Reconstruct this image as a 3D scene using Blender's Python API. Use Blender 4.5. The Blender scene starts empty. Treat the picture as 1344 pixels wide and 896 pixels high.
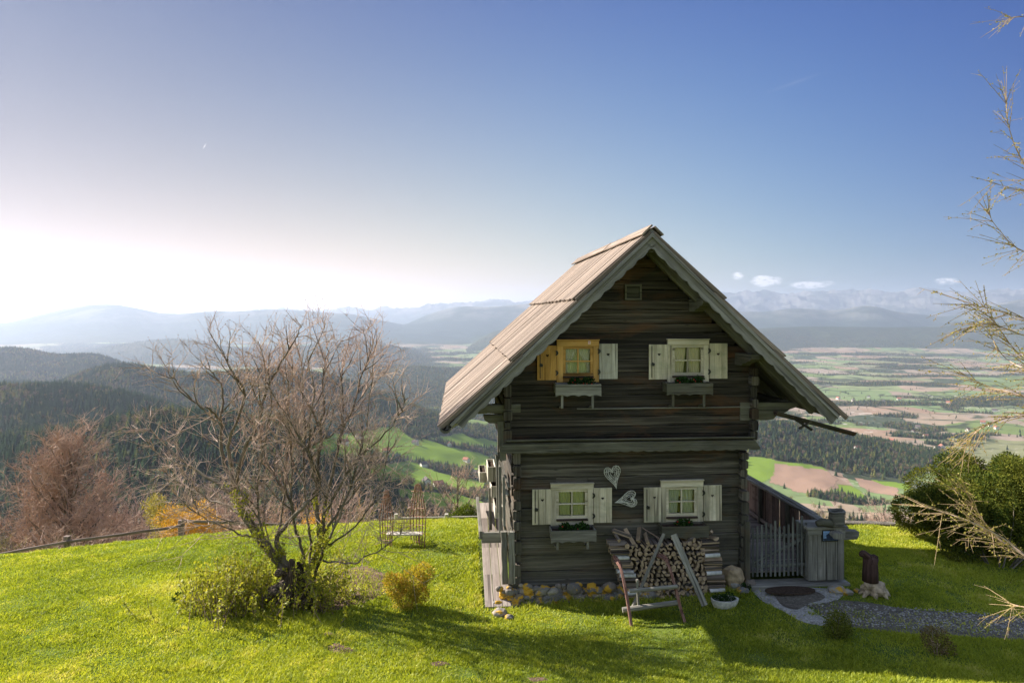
EXPOSURE = 1.65
SKY_STRENGTH = .05
SUN_STRENGTH = 4.6
CLOUD = (8., 7.8, 7.9, 1)
FILL = (3.2, 2.4, 1.85); BACK_FILL = (2.3, 1.7, 1.25)        # added sky lift overhead and behind the camera, to brighten the shade
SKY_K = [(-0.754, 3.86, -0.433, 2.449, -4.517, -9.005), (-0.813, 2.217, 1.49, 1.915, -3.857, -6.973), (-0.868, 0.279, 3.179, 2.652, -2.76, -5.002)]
HAZE_COL = (.66, .76, .98, 1); HAZE_D = 4.6e-5; HAZE_G = .45
GRASS = [(.16, .21, .018), (.30, .35, .03), (.46, .47, .05), (.60, .55, .19)]
import bpy, math, random
import numpy as np
from mathutils import Vector, Matrix
from mathutils.geometry import tessellate_polygon
R = math.radians
rng = random.Random(7)
nr = np.random.RandomState(11)
sc = bpy.context.scene
col = sc.collection
CAMZ = 5.1
FPX = 896.0
HY = 412.0

def P(px, py, Y):                     # a point of the photograph (1344x896) at depth Y
    return Vector(((px-672)/FPX*Y, Y, CAMZ-(py-HY)/FPX*Y))

# ------------------------------------------------------------------ tagging
def tag(o, label=None, cat=None, group=None, kind=None):
    if label: o['label'] = label
    if cat: o['category'] = cat
    if group: o['group'] = group
    if kind: o['kind'] = kind
    return o
def empty(name, loc=(0, 0, 0), rz=0, parent=None):
    o = bpy.data.objects.new(name, None); col.objects.link(o)
    o.location = loc; o.rotation_euler = (0, 0, rz); o.empty_display_size = .1
    if parent: o.parent = parent
    return o

# ------------------------------------------------------------------ mesh builder
class MB:
    def __init__(s):
        s.v = []; s.f = []; s.uv = []; s.r = []; s.mi = []
    def face(s, idx, uvs=None, r=0., mi=0):
        s.f.append(tuple(idx)); s.uv.extend(uvs if uvs else [(0., 0.)]*len(idx)); s.r.append(r); s.mi.append(mi)
    def beam(s, p0, p1, w, h, up=(0, 0, 1), ch=.008, seg=1, jit=0., taper=1., mi=0, r=None, wob=0.):
        """chamfered bar from p0 to p1; w across, h along up"""
        p0 = Vector(p0); p1 = Vector(p1); d = p1-p0; L = d.length
        if L < 1e-6: return
        d.normalize(); up = Vector(up); side = d.cross(up)
        if side.length < 1e-5: side = d.cross(Vector((1, 0, 0)))
        side.normalize(); up = side.cross(d).normalized()
        ch = min(ch, w*.3, h*.3)
        a, b = w/2, h/2
        prof = [(-a+ch, -b), (a-ch, -b), (a, -b+ch), (a, b-ch), (a-ch, b), (-a+ch, b), (-a, b-ch), (-a, -b+ch)]
        per = [0]
        for i in range(8):
            q, t = prof[i], prof[(i+1) % 8]; per.append(per[-1]+math.hypot(q[0]-t[0], q[1]-t[1]))
        if r is None: r = rng.random()
        uo = rng.random()*40; vo = rng.random()*40
        base = len(s.v)
        for k in range(seg+1):
            t = k/seg; c = p0+d*(L*t); sc_ = 1+(taper-1)*t
            ox = rng.uniform(-wob, wob); oy = rng.uniform(-wob, wob)
            ja = rng.uniform(-jit, jit); jb = rng.uniform(-jit, jit); jc = rng.uniform(-jit, jit)
            for (x, y) in prof:
                xx = x*sc_+ox+(ja if x > 0 else jc); yy = y*sc_+oy+(jb if y > 0 else -jc)
                s.v.append(c+side*xx+up*yy)
        for k in range(seg):
            for i in range(8):
                j = (i+1) % 8
                A = base+k*8
                u0 = uo+L*k/seg; u1 = uo+L*(k+1)/seg; v0 = vo+per[i]; v1 = vo+per[i+1]
                s.face((A+i, A+j, A+8+j, A+8+i), ((u0, v0), (u0, v1), (u1, v1), (u1, v0)), r, mi)
        e = base+seg*8
        s.face(tuple(base+i for i in reversed(range(8))), tuple((uo+prof[i][1]*.3, vo+prof[i][0]*1.) for i in reversed(range(8))), r, mi)
        s.face(tuple(e+i for i in range(8)), tuple((uo+prof[i][1]*.3, vo+prof[i][0]*1.) for i in range(8)), r, mi)
    def box(s, x0, x1, y0, y1, z0, z1, ch=.006, mi=0, r=None):
        dx, dy, dz = x1-x0, y1-y0, z1-z0
        if dx >= dy and dx >= dz: s.beam((x0, (y0+y1)/2, (z0+z1)/2), (x1, (y0+y1)/2, (z0+z1)/2), dy, dz, (0, 0, 1), ch, mi=mi, r=r)
        elif dy >= dz: s.beam(((x0+x1)/2, y0, (z0+z1)/2), ((x0+x1)/2, y1, (z0+z1)/2), dx, dz, (0, 0, 1), ch, mi=mi, r=r)
        else: s.beam(((x0+x1)/2, (y0+y1)/2, z0), ((x0+x1)/2, (y0+y1)/2, z1), dy, dx, (1, 0, 0), ch, mi=mi, r=r)
    def prism(s, pts, y0, y1, holes=(), M=None, mi=0, r=None, grain=0):
        """outline in (x,z), extruded y0..y1; grain 0: along x, 1: along z"""
        if r is None: r = rng.random()
        M = M or Matrix.Identity(4)
        loops = [list(pts)]+[list(h) for h in holes]
        flat = [p for l in loops for p in l]; n = len(flat); base = len(s.v)
        uo = rng.random()*40; vo = rng.random()*40
        for y in (y0, y1):
            for p in flat: s.v.append(M @ Vector((p[0], y, p[1])))
        def uv(i): 
            p = flat[i % n]; return (uo+p[grain], vo+p[1-grain])
        tris = tessellate_polygon([[Vector((p[0], p[1], 0)) for p in l] for l in loops])
        for t in tris:
            a, b, c = t
            A = flat[a]; B = flat[b]; C = flat[c]
            cr = (B[0]-A[0])*(C[1]-A[1])-(B[1]-A[1])*(C[0]-A[0])
            if cr < 0: a, c = c, a
            s.face((base+a, base+b, base+c), (uv(a), uv(b), uv(c)), r, mi)
            s.face((base+n+c, base+n+b, base+n+a), (uv(c), uv(b), uv(a)), r, mi)
        o = 0
        for li, l in enumerate(loops):
            m = len(l)
            ar = sum(l[i][0]*l[(i+1) % m][1]-l[(i+1) % m][0]*l[i][1] for i in range(m))
            fl = (ar > 0) if li == 0 else (ar < 0)
            for i in range(m):
                j = (i+1) % m; q = (base+o+i, base+o+j, base+n+o+j, base+n+o+i)
                if fl: q = (q[0], q[3], q[2], q[1])
                s.face(q, ((0+uo, vo), (uo+.1, vo), (uo+.1, vo+.03), (uo, vo+.03)), r, mi)
            o += m
    def tube(s, pts, rad, n=6, mi=0, r=None, cap=True):
        if r is None: r = rng.random()
        pts = [Vector(p) for p in pts]; m = len(pts)
        if not hasattr(rad, '__len__'): rad = [rad]*m
        base = len(s.v); prev = None; L = rng.random()*10; vo = rng.random()*10
        Ls = []
        for i in range(m):
            d = (pts[min(i+1, m-1)]-pts[max(i-1, 0)])
            if d.length < 1e-9: d = Vector((0, 0, 1))
            d.normalize()
            if prev is None:
                a = d.cross(Vector((.3, .9, .2)));
                if a.length < 1e-3: a = d.cross(Vector((1, 0, 0)))
            else: a = prev-d*prev.dot(d)
            a.normalize(); prev = a; b = d.cross(a)
            if i: L += (pts[i]-pts[i-1]).length
            Ls.append(L)
            for k in range(n):
                t = 2*math.pi*k/n; s.v.append(pts[i]+(a*math.cos(t)+b*math.sin(t))*rad[i])
        for i in range(m-1):
            for k in range(n):
                k2 = (k+1) % n; A = base+i*n; B = A+n
                w = 6.28*rad[i]
                s.face((A+k, A+k2, B+k2, B+k), ((Ls[i], vo+w*k/n), (Ls[i], vo+w*(k+1)/n), (Ls[i+1], vo+w*(k+1)/n), (Ls[i+1], vo+w*k/n)), r, mi)
        if cap:
            s.face(tuple(base+k for k in reversed(range(n))), None, r, mi)
            s.face(tuple(base+(m-1)*n+k for k in range(n)), None, r, mi)
    def rock(s, c, sx, sy, sz, seed=None, flat=.75, mi=0, r=None, sub=2, rz=None):
        """irregular faceted stone"""
        if r is None: r = rng.random()
        V, F = ico(sub)
        q = rng
        cut = []
        for _ in range(7):
            n = Vector((q.gauss(0, 1), q.gauss(0, 1), q.gauss(0, 1))).normalized(); cut.append((n, q.uniform(flat-.12, flat+.15)))
        Mz = Matrix.Rotation(q.uniform(0, 6.28) if rz is None else rz, 3, 'Z')
        base = len(s.v); c = Vector(c)
        o = Vector((q.random()*9, q.random()*9, q.random()*9))
        for p in V:
            p = Vector(p)
            for n, d in cut:
                t = p.dot(n)
                if t > d: p = p-n*(t-d)
            p = p*(1+.05*math.sin(7*p.x+o.x)+.05*math.sin(8*p.y+o.y)+.04*math.sin(9*p.z+o.z))
            p = Mz @ p
            s.v.append(c+Vector((p.x*sx, p.y*sy, p.z*sz)))
        for f in F: s.face(tuple(base+i for i in f), ((0, 0), (.1, 0), (0, .1)), r, mi)
    def split(s, name, mats, parent=None, smooth=False, maxn=100):
        """one object for each connected piece"""
        par = list(range(len(s.v)))
        def find(a):
            while par[a] != a: par[a] = par[par[a]]; a = par[a]
            return a
        for f in s.f:
            r0 = find(f[0])
            for i in f[1:]: par[find(i)] = r0
        groups = {}; o = 0
        for k, f in enumerate(s.f):
            g = groups.setdefault(find(f[0]), MB()); m_ = g.__dict__.setdefault('mp', {}); idx = []
            for i in f:
                if i not in m_: m_[i] = len(g.v); g.v.append(s.v[i])
                idx.append(m_[i])
            g.face(idx, s.uv[o:o+len(f)], s.r[k], s.mi[k]); o += len(f)
        return [g.build(name, mats, parent, smooth) for g in groups.values()]
    def build(s, name, mats, parent=None, smooth=False):
        me = bpy.data.meshes.new(name)
        me.from_pydata([tuple(p) for p in s.v], [], s.f)
        uvl = me.uv_layers.new(name='grain')
        uvl.data.foreach_set('uv', np.array(s.uv, dtype=np.float32).ravel())
        a = me.attributes.new('rnd', 'FLOAT', 'FACE'); a.data.foreach_set('value', np.array(s.r, dtype=np.float32))
        if not isinstance(mats, (list, tuple)): mats = [mats]
        for m in mats: me.materials.append(m)
        me.polygons.foreach_set('material_index', np.array(s.mi, dtype=np.int32))
        if smooth: me.polygons.foreach_set('use_smooth', np.ones(len(s.f), dtype=bool))
        me.update()
        o = bpy.data.objects.new(name, me); col.objects.link(o)
        if parent: o.parent = parent
        return o

_ico = {}
def ico(sub):
    if sub in _ico: return _ico[sub]
    import bmesh
    bm = bmesh.new(); bmesh.ops.create_icosphere(bm, subdivisions=sub, radius=1)
    V = [tuple(v.co) for v in bm.verts]; F = [tuple(v.index for v in f.verts) for f in bm.faces]; bm.free()
    _ico[sub] = (V, F); return V, F

def raw_mesh(name, V, F, mats, fattr=None, smooth=False):
    """numpy fast mesh; F (n,k)"""
    me = bpy.data.meshes.new(name); V = np.asarray(V, dtype=np.float32); F = np.asarray(F, dtype=np.int32)
    me.vertices.add(len(V)); me.vertices.foreach_set('co', V.ravel())
    n, k = F.shape
    me.loops.add(n*k); me.loops.foreach_set('vertex_index', F.ravel())
    me.polygons.add(n); me.polygons.foreach_set('loop_start', np.arange(0, n*k, k, dtype=np.int32))
    me.polygons.foreach_set('loop_total', np.full(n, k, dtype=np.int32))
    if smooth: me.polygons.foreach_set('use_smooth', np.ones(n, dtype=bool))
    if fattr is not None:
        a = me.attributes.new('rnd', 'FLOAT', 'FACE'); a.data.foreach_set('value', np.asarray(fattr, dtype=np.float32))
    for m in (mats if isinstance(mats, (list, tuple)) else [mats]): me.materials.append(m)
    me.update(calc_edges=True)
    return me
def link(name, me, parent=None, c=None):
    o = bpy.data.objects.new(name, me); (c or col).objects.link(o)
    if parent: o.parent = parent
    return o

# ------------------------------------------------------------------ materials
class NT:
    def __init__(s, name, rough=.8, spec=.3):
        s.m = bpy.data.materials.new(name); s.m.use_nodes = True; s.t = s.m.node_tree; s.n = s.t.nodes
        s.b = s.n['Principled BSDF']; s.b.inputs['Roughness'].default_value = rough
        s.b.inputs['Specular IOR Level'].default_value = spec
        s.out = s.n['Material Output']
    def new(s, t, **k):
        n = s.n.new(t)
        for a, b in k.items(): setattr(n, a, b)
        return n
    def L(s, a, b): s.t.links.new(a, b)
    def coord(s, w='Object'):
        return s.new('ShaderNodeTexCoord').outputs[w]
    def uv(s): 
        return s.new('ShaderNodeUVMap', uv_map='grain').outputs[0]
    def attr(s, name, out='Fac'):
        return s.new('ShaderNodeAttribute', attribute_name=name).outputs[out]
    def map(s, v, scale=(1, 1, 1), rot=(0, 0, 0), loc=(0, 0, 0)):
        m = s.new('ShaderNodeMapping'); m.inputs['Scale'].default_value = scale; m.inputs['Rotation'].default_value = rot
        m.inputs['Location'].default_value = loc
        s.L(v, m.inputs[0]); return m.outputs[0]
    def noise(s, v, scale=5, det=4, rough=.55, dist=0, out=0):
        n = s.new('ShaderNodeTexNoise'); n.inputs['Scale'].default_value = scale; n.inputs['Detail'].default_value = det
        n.inputs['Roughness'].default_value = rough; n.inputs['Distortion'].default_value = dist
        s.L(v, n.inputs['Vector']); return n.outputs[out]
    def ramp(s, f, stops, interp='LINEAR'):
        r = s.new('ShaderNodeValToRGB'); e = r.color_ramp; e.interpolation = interp
        while len(e.elements) < len(stops): e.elements.new(.5)
        for i, (p, c) in enumerate(stops):
            e.elements[i].position = p
            if not hasattr(c, '__len__'): c = (c, c, c)
            e.elements[i].color = (*c, 1)
        s.L(f, r.inputs[0]); return r.outputs[0]
    def mix(s, f, a, b, mode='MIX'):
        m = s.new('ShaderNodeMix', data_type='RGBA', blend_type=mode)
        for sock, v in ((m.inputs[0], f), (m.inputs[6], a), (m.inputs[7], b)):
            if isinstance(v, bpy.types.NodeSocket): s.L(v, sock)
            elif hasattr(v, '__len__'): sock.default_value = (*v, 1)
            elif sock == m.inputs[0]: sock.default_value = v
            else: sock.default_value = (v, v, v, 1)
        return m.outputs[2]
    def math(s, op, a, b=0., clamp=False):
        m = s.new('ShaderNodeMath', operation=op, use_clamp=clamp)
        for sock, v in ((m.inputs[0], a), (m.inputs[1], b)):
            if isinstance(v, bpy.types.NodeSocket): s.L(v, sock)
            else: sock.default_value = v
        return m.outputs[0]
    def bump(s, h, strength=.3, dist=.01):
        b = s.new('ShaderNodeBump'); b.inputs['Strength'].default_value = strength; b.inputs['Distance'].default_value = dist
        s.L(h, b.inputs['Height']); s.L(b.outputs[0], s.b.inputs['Normal'])
    def color(s, c): s.L(c, s.b.inputs['Base Color']); return s.m

def wood(name, dark, mid, light, grain=(1.2, 26), stain=None, stain_amt=.5, stain_scale=1.6, knots=.5, rough=.85, bump=.5, vary=.35, green=None, zgreen=None):
    m = NT(name, rough, .2)
    u = m.uv()
    g1 = m.noise(m.map(u, (grain[0], grain[1], 1)), 1., 6, .65, .6)
    g2 = m.noise(m.map(u, (grain[0]*.5, grain[1]*3.2, 1), loc=(3, 9, 0)), 1., 3, .6, .2)
    g = m.math('ADD', m.math('MULTIPLY', g1, .65), m.math('MULTIPLY', g2, .35))
    c = m.ramp(g, [(.32, dark), (.5, mid), (.68, light)])
    r = m.attr('rnd')
    cr = m.noise(m.map(u, (grain[0]*.45, grain[1]*1.1, 1), loc=(7, 2, 0)), 1., 2, .5, .3)
    c = m.mix(m.ramp(cr, [(.60, 0.), (.66, .75)]), c, tuple(x*.35 for x in dark))
    c = m.mix(1., c, m.ramp(r, [(0, 1-vary), (1, 1+vary)]), 'MULTIPLY')
    o = m.coord('Object')
    c = m.mix(1., c, m.ramp(m.noise(m.map(u, (grain[0]*.8, grain[1]*.16, 1), loc=(1, 4, 0)), 1., 4, .6, .8), [(.25, .55), (.5, 1.), (.75, 1.4)]), 'MULTIPLY')
    if stain:
        n = m.noise(m.map(o, (1, 1, 3.)), stain_scale, 5, .62, .8)
        c = m.mix(m.ramp(n, [(.5, 0.), (.72, stain_amt)]), c, stain)
    if green:
        n = m.noise(m.map(o, (1, 1, 1.6), loc=(5, 1, 2)), 1.3, 5, .65, .5)
        if zgreen:
            sx = m.new('ShaderNodeSeparateXYZ'); m.L(o, sx.inputs[0])
            h = m.math('MULTIPLY_ADD', sx.outputs[2], -1/zgreen); m.n[-1].inputs[2].default_value = 1.
            n = m.math('MULTIPLY', n, m.math('MAXIMUM', h, 0.))
            c = m.mix(m.ramp(n, [(.2, 0.), (.5, .6)]), c, green)
        else: c = m.mix(m.ramp(n, [(.45, 0.), (.7, .6)]), c, green)
    if knots:
        vor = m.new('ShaderNodeTexVoronoi'); vor.inputs['Scale'].default_value = 1.
        m.L(m.map(u, (1.6, 7, 1)), vor.inputs['Vector'])
        c = m.mix(m.ramp(vor.outputs['Distance'], [(.04, knots), (.10, 0.)]), c, tuple(x*.4 for x in dark))
    m.bump(g, bump, .012)
    return m.color(c)

def plain(name, c, rough=.7, spec=.3, vary=.12, scale=12, metal=0., bump=.15):
    m = NT(name, rough, spec); m.b.inputs['Metallic'].default_value = metal
    n = m.noise(m.coord(), scale, 5, .6)
    a = tuple(x*(1-vary*2) for x in c); b = tuple(min(1, x*(1+vary*2)) for x in c)
    if bump: m.bump(n, bump, .01)
    return m.color(m.ramp(n, [(.3, a), (.7, b)]))

def leafmat(name, cols, trans=.35, rough=.55, objrand=False, patch=None):
    """foliage: per-leaf colour, some light passing through"""
    m = NT(name, rough, .25 if trans > .3 else .0)
    r = m.attr('rnd')
    k = len(cols); c = m.ramp(r, [(i/(k-1), cc) for i, cc in enumerate(cols)])
    if objrand:
        oi = m.new('ShaderNodeObjectInfo')
        c = m.mix(1., c, m.ramp(oi.outputs['Random'], [(0, (.72, .74, .74)), (.5, (1, 1, 1)), (1, (1.25, 1.2, 1.1))]), 'MULTIPLY')
    if patch:
        n = m.noise(m.coord(), patch[0], 3)
        c = m.mix(m.ramp(n, [(.42, 0.), (.62, patch[2])]), c, patch[1])
    m.L(c, m.b.inputs['Base Color'])
    t = m.new('ShaderNodeBsdfTranslucent'); m.L(m.mix(1., c, (1.25, 1.2, .6), 'MULTIPLY'), t.inputs[0])
    x = m.new('ShaderNodeMixShader'); x.inputs[0].default_value = trans
    m.L(m.b.outputs[0], x.inputs[1]); m.L(t.outputs[0], x.inputs[2]); m.L(x.outputs[0], m.out.inputs[0])
    return m.m

# ------------------------------------------------------------------ numpy noise
def _h(ix, iy, s):
    a = (ix.astype(np.int64)*374761393+iy.astype(np.int64)*668265263+s*1442695041) & 0x7fffffff
    a = ((a ^ (a >> 13))*1274126177) & 0x7fffffff
    return ((a ^ (a >> 16)) & 0xffff)/65535.
def vnoise(x, y, s=0):
    ix = np.floor(x); iy = np.floor(y); fx = x-ix; fy = y-iy
    fx = fx*fx*(3-2*fx); fy = fy*fy*(3-2*fy)
    a = _h(ix, iy, s); b = _h(ix+1, iy, s); c = _h(ix, iy+1, s); d = _h(ix+1, iy+1, s)
    return a+(b-a)*fx+(c-a)*fy+(a-b-c+d)*fx*fy
def fbm(x, y, s=0, o=4, g=.5, ridged=False):
    t = 0; amp = 1; w = 0
    for i in range(o):
        n = vnoise(x, y, s+i*17)
        if ridged: n = 1-np.abs(2*n-1)
        t = t+amp*n; w += amp; amp *= g; x = x*2.03+11.3; y = y*2.03+7.7
    return t/w
def sstep(a, b, x):
    t = np.clip((x-a)/(b-a), 0, 1); return t*t*(3-2*t)

# ------------------------------------------------------------------ terrain height
_cp = [(0, 896, 8.9), (300, 896, 9.0), (672, 896, 9.2), (1000, 896, 9.25), (1344, 896, 9.2),
       (925, 870, 9.85), (650, 800, 12.25), (830, 800, 12.25), (1000, 775, 12.7), (1110, 771, 12.75),
       (1145, 782, 12.3), (1300, 782, 12.7), (1344, 830, 11), (1180, 745, 14.2), (1344, 745, 14.5),
       (390, 795, 12.1), (533, 797, 12.), (250, 787, 12.4), (100, 790, 12.2), (-200, 800, 12.3),
       (530, 718, 15.4), (0, 727, 17), (200, 702, 18), (400, 690, 18.5), (640, 681, 18.6), (600, 700, 16.2),
       (900, 690, 18), (1150, 690, 18), (1344, 692, 18), (-300, 745, 16.5), (1600, 700, 18),
       (1600, 800, 12), (-400, 850, 10)]
_cx = []; _cz = []
for px, py, Y in _cp:
    p = P(px, py, Y); _cx.append((p.x, p.y)); _cz.append(p.z)
for q in [(0, 6, 1.0), (-5, 6, .95), (5, 6, .8), (0, 2, 2.7), (-8, 2, 2.4), (8, 2, 2.2), (0, -10, 5), (-15, -8, 4.5), (15, -8, 4), (3, 15.5, -.15), (2, 17.5, -.4)]:
    _cx.append(q[:2]); _cz.append(q[2])
_cx = np.array(_cx); _cz = np.array(_cz)
def _rb(d): return d
_D = np.sqrt(((_cx[:, None]-_cx[None])**2).sum(-1))
_n = len(_cx)
_A = np.zeros((_n+3, _n+3)); _A[:_n, :_n] = _rb(_D)+np.eye(_n)*-.05; _A[:_n, _n] = 1; _A[:_n, _n+1:] = _cx; _A[_n:, :_n] = _A[:_n, _n:].T
_w = np.linalg.solve(_A, np.r_[_cz, 0, 0, 0])
def near_z(x, y):
    s = _w[_n]+_w[_n+1]*x+_w[_n+2]*y
    for i in range(_n): s = s+_w[i]*np.sqrt((x-_cx[i, 0])**2+(y-_cx[i, 1])**2+.15)
    return s
_bd = np.log(np.array([1, 16, 19, 22, 26, 30, 60, 120, 250, 500, 900, 1500, 2500, 3500, 5000, 90000.]))
_bz = np.array([-.1, -.1, -.9, -2.9, -5.2, -8, -27, -56, -105, -190, -285, -385, -452, -480, -485, -485.])
# crest lines read off the photograph: (px, py) at distance D, near/far slope widths, noise
RIDGES = [
 ('forest', 780, 330, 500, 20, [(-500, 700), (-200, 640), (0, 588), (80, 565), (160, 546), (215, 534), (300, 538), (400, 552), (470, 585), (520, 625), (600, 690), (700, 760)]),
 ('forest', 1350, 450, 500, 30, [(-500, 500), (-200, 485), (0, 501), (60, 498), (130, 503), (175, 517), (250, 541), (330, 548), (420, 562), (480, 602), (560, 680)]),
 ('forest', 2300, 800, 800, 45, [(-500, 520), (60, 505), (110, 484), (155, 473), (200, 479), (260, 489), (330, 483), (380, 480), (440, 492), (500, 512), (560, 540), (640, 575), (760, 620)]),
 ('forest', 3600, 1100, 900, 60, [(-500, 430), (-200, 440), (0, 454), (30, 453), (70, 463), (105, 461), (125, 459), (160, 473), (230, 497), (300, 520), (420, 560)]),
 ('forest', 4800, 1200, 1000, 60, [(380, 520), (430, 496), (480, 484), (520, 478), (570, 481), (620, 487), (700, 497), (800, 512), (900, 540)]),
 ('forest', 1950, 420, 300, 28, [(880, 610), (900, 575), (980, 548), (1040, 553), (1100, 566), (1160, 580), (1230, 602), (1300, 618), (1360, 600), (1600, 590)]),
 ('forest', 4300, 300, 300, 20, [(1240, 530), (1290, 519), (1330, 516), (1380, 514), (1600, 520)]),
 ('mount', 7800, 1200, 1300, 60, [(60, 470), (120, 462), (160, 452), (200, 447), (230, 445), (262, 447), (300, 458), (360, 462), (400, 455), (450, 450), (480, 448), (520, 455), (560, 470)]),
 ('mount', 10500, 1100, 1800, 110, [(600, 470), (640, 436), (700, 430), (850, 428), (950, 433), (1010, 431), (1100, 429), (1200, 431), (1344, 424), (1600, 425), (2200, 430)]),
 ('mount', 13500, 2500, 2500, 170, [(-900, 425), (-200, 432), (0, 427), (50, 412), (100, 403), (140, 398), (170, 402), (215, 413), (245, 413), (270, 407), (300, 409), (350, 407), (420, 409), (470, 414), (520, 424), (600, 440)]),
 ('mount', 15500, 2400, 2400, 190, [(440, 450), (500, 440), (540, 423), (575, 408), (605, 401), (650, 403), (690, 399), (740, 398), (800, 401), (900, 408), (950, 409), (1000, 411), (1040, 404), (1100, 410), (1140, 399), (1180, 411), (1240, 417), (1290, 402), (1344, 392), (1600, 396), (2200, 404)]),
 ('mount', 23000, 3600, 3600, 300, [(330, 410), (420, 410), (520, 408), (600, 400), (760, 396), (940, 387), (970, 385), (1010, 388), (1040, 390), (1070, 384), (1090, 385), (1120, 384), (1140, 382), (1170, 388), (1210, 381), (1250, 386), (1300, 385), (1344, 382), (1600, 390), (2200, 395)]),
]
def depth_of(x, y): return np.maximum(y, .6*np.hypot(x, y))
def gz(x, y, mask=False):
    x = np.asarray(x, dtype=float); y = np.asarray(y, dtype=float)
    D = np.maximum(depth_of(x, y), .5); lD = np.log(D)
    u = x/D; px = 672+u*FPX
    z = np.interp(lD, _bd, _bz)
    # the hillside falls more steeply to the left of the house
    z = z-sstep(20, 30, D)*(1-sstep(60, 200, D))*sstep(500, 0, px)*3.-sstep(15.5, 19.5, D)*sstep(430, -80, px)*1.9
    z = z+(fbm(x/180., y/180., 3)-.5)*np.clip((D-60)*.08, 0, 22)
    fm = np.zeros_like(z)
    for (kd, Dk, wn, wf, am, pts) in (RIDGES if D.max() > 60 else ()):
        pp = np.array(pts, float); py = sum(np.interp(px+o, pp[:, 0], pp[:, 1]) for o in (-18, -9, 0, 9, 18))/5
        edge = sstep(pp[0, 0]-60, pp[0, 0]+10, px)*(1-sstep(pp[-1, 0]-10, pp[-1, 0]+60, px))
        Dv = Dk*(1+.10*(fbm(px/160., px*0+Dk, 5, 2)-.5))
        zc = CAMZ-(py-HY)/FPX*Dv-(14 if kd == 'forest' else 0)
        s = (D-Dv); s = np.where(s < 0, s/wn, s/wf)
        f = np.exp(-np.abs(s)**1.7*1.4)*sstep(60, 250, D)
        xr, yr = .82*x+.57*y, -.57*x+.82*y
        nz = (fbm(xr/(Dk*.11), yr/(Dk*.11), int(Dk), 6 if kd == 'mount' else 4, .55, kd == 'mount')-.55)*am*(.35+.65*np.clip(np.abs(s)*1.5, 0, 1))
        if kd == 'mount' and Dk > 20000: nz = (fbm(xr/1500., yr/1900., 99, 6, .6, True)-.56)*520
        h = z+(zc-z)*f*edge+nz*np.clip(f*1.6, 0, 1)*edge
        up = h > z
        if kd == 'forest': fm = np.where(up, np.maximum(fm, sstep(*((.30, .45) if Dk == 1950 else (.06, .2)), f)*edge), fm)
        elif Dk < 20000: fm = np.where(up & (f*edge > .1), .95, fm)
        z = np.where(up, h, z)
    wn_ = sstep(23, 17.5, np.hypot(x*.75, y))
    nz_ = near_z(x, y)+(fbm(x*.5, y*.5, 8, 4)-.5)*.10*sstep(3, 8, y)
    z = z*(1-wn_)+nz_*wn_
    if mask: return z, fm, px, D
    return z
def gz1(x, y): return float(gz(np.array([x]), np.array([y]))[0])
def G(px, py, guess=12.):
    """where the line of sight of a photo pixel meets the ground"""
    Y = np.linspace(7, 60, 1500); x = (px-672)/FPX*Y; z = CAMZ-(py-HY)/FPX*Y
    h = gz(x, Y); k = np.argmax(z < h)
    return Vector((x[k], Y[k], h[k]))

# fields of the photograph as land cover: polygon in (px,py), colour
GREEN = (.13, .19, .03); GREEN2 = (.12, .16, .05); BROWN = (.25, .165, .12); TAN = (.27, .20, .15); PALE = (.20, .22, .09)
FIELDS = [
 ([(395, 590), (440, 568), (520, 560), (545, 575), (640, 598), (640, 618), (590, 612), (520, 600), (470, 603), (430, 600)], GREEN),
 ([(470, 612), (540, 605), (575, 620), (640, 632), (640, 648), (560, 640), (500, 632)], GREEN),
 ([(560, 575), (600, 568), (660, 580), (660, 588), (600, 585)], GREEN),
 ([(580, 548), (640, 552), (640, 560), (585, 556)], GREEN2),
 ([(520, 640), (600, 648), (640, 662), (640, 672), (560, 665), (520, 655)], GREEN),
 ([(975, 597), (1000, 598), (1026, 604), (1018, 624), (998, 634), (975, 625)], GREEN),
 ([(1026, 604), (1080, 612), (1086, 618), (1020, 608)], GREEN),
 ([(1018, 607), (1082, 617), (1100, 628), (1085, 650), (1040, 645), (1010, 632)], BROWN),
 ([(1098, 636), (1120, 636), (1134, 646), (1130, 656), (1100, 648)], GREEN),
 ([(1120, 626), (1150, 630), (1178, 640), (1178, 652), (1140, 645)], BROWN),
 ([(1140, 628), (1190, 634), (1190, 642), (1160, 637)], GREEN),
]
def inpoly(px, py, poly):
    c = np.zeros(px.shape, bool); n = len(poly)
    for i in range(n):
        x0, y0 = poly[i]; x1, y1 = poly[(i+1) % n]
        if y0 == y1: continue
        t = ((y0 > py) != (y1 > py)) & (px < (x1-x0)*(py-y0)/(y1-y0)+x0); c ^= t
    return c
def cover(x, y, z, fm, px, D):
    """forest density and field colour (rgb, strength)"""
    py = HY+(CAMZ-z)/D*FPX
    jx = px+(fbm(x/60., y/60., 21, 3)-.5)*14; jy = py+(fbm(x/60., y/60., 22, 3)-.5)*5
    fc = np.zeros(px.shape+(4,))
    for poly, c in FIELDS:
        m = inpoly(jx, jy, poly) & (D > 350) & (D < 5200)
        fc[m] = (*c, 1)
    wood_n = fbm(x/230., y/230., 31, 4)
    near = (D > 45) & (D < 1150)
    left = sstep(520, 440, px)
    f = fm.copy()
    f = np.where(near, np.maximum(f, np.maximum(left, sstep(.38, .46, wood_n))), f)
    mid = (D >= 1150) & (D < 3600)
    f = np.where(mid & (px < 900), np.maximum(f, sstep(.50, .56, wood_n)), f)
    f = np.where(mid & (px >= 900), np.maximum(f, sstep(.64, .68, wood_n)), f)
    wl = fbm(x/700., y/300., 41, 4)
    f = np.where((D >= 3600) & (D < 11500), np.maximum(f, sstep(.60, .64, wl)), f)
    f = np.where(fc[..., 3] > 0, 0, f)
    return f, fc, py
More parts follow.
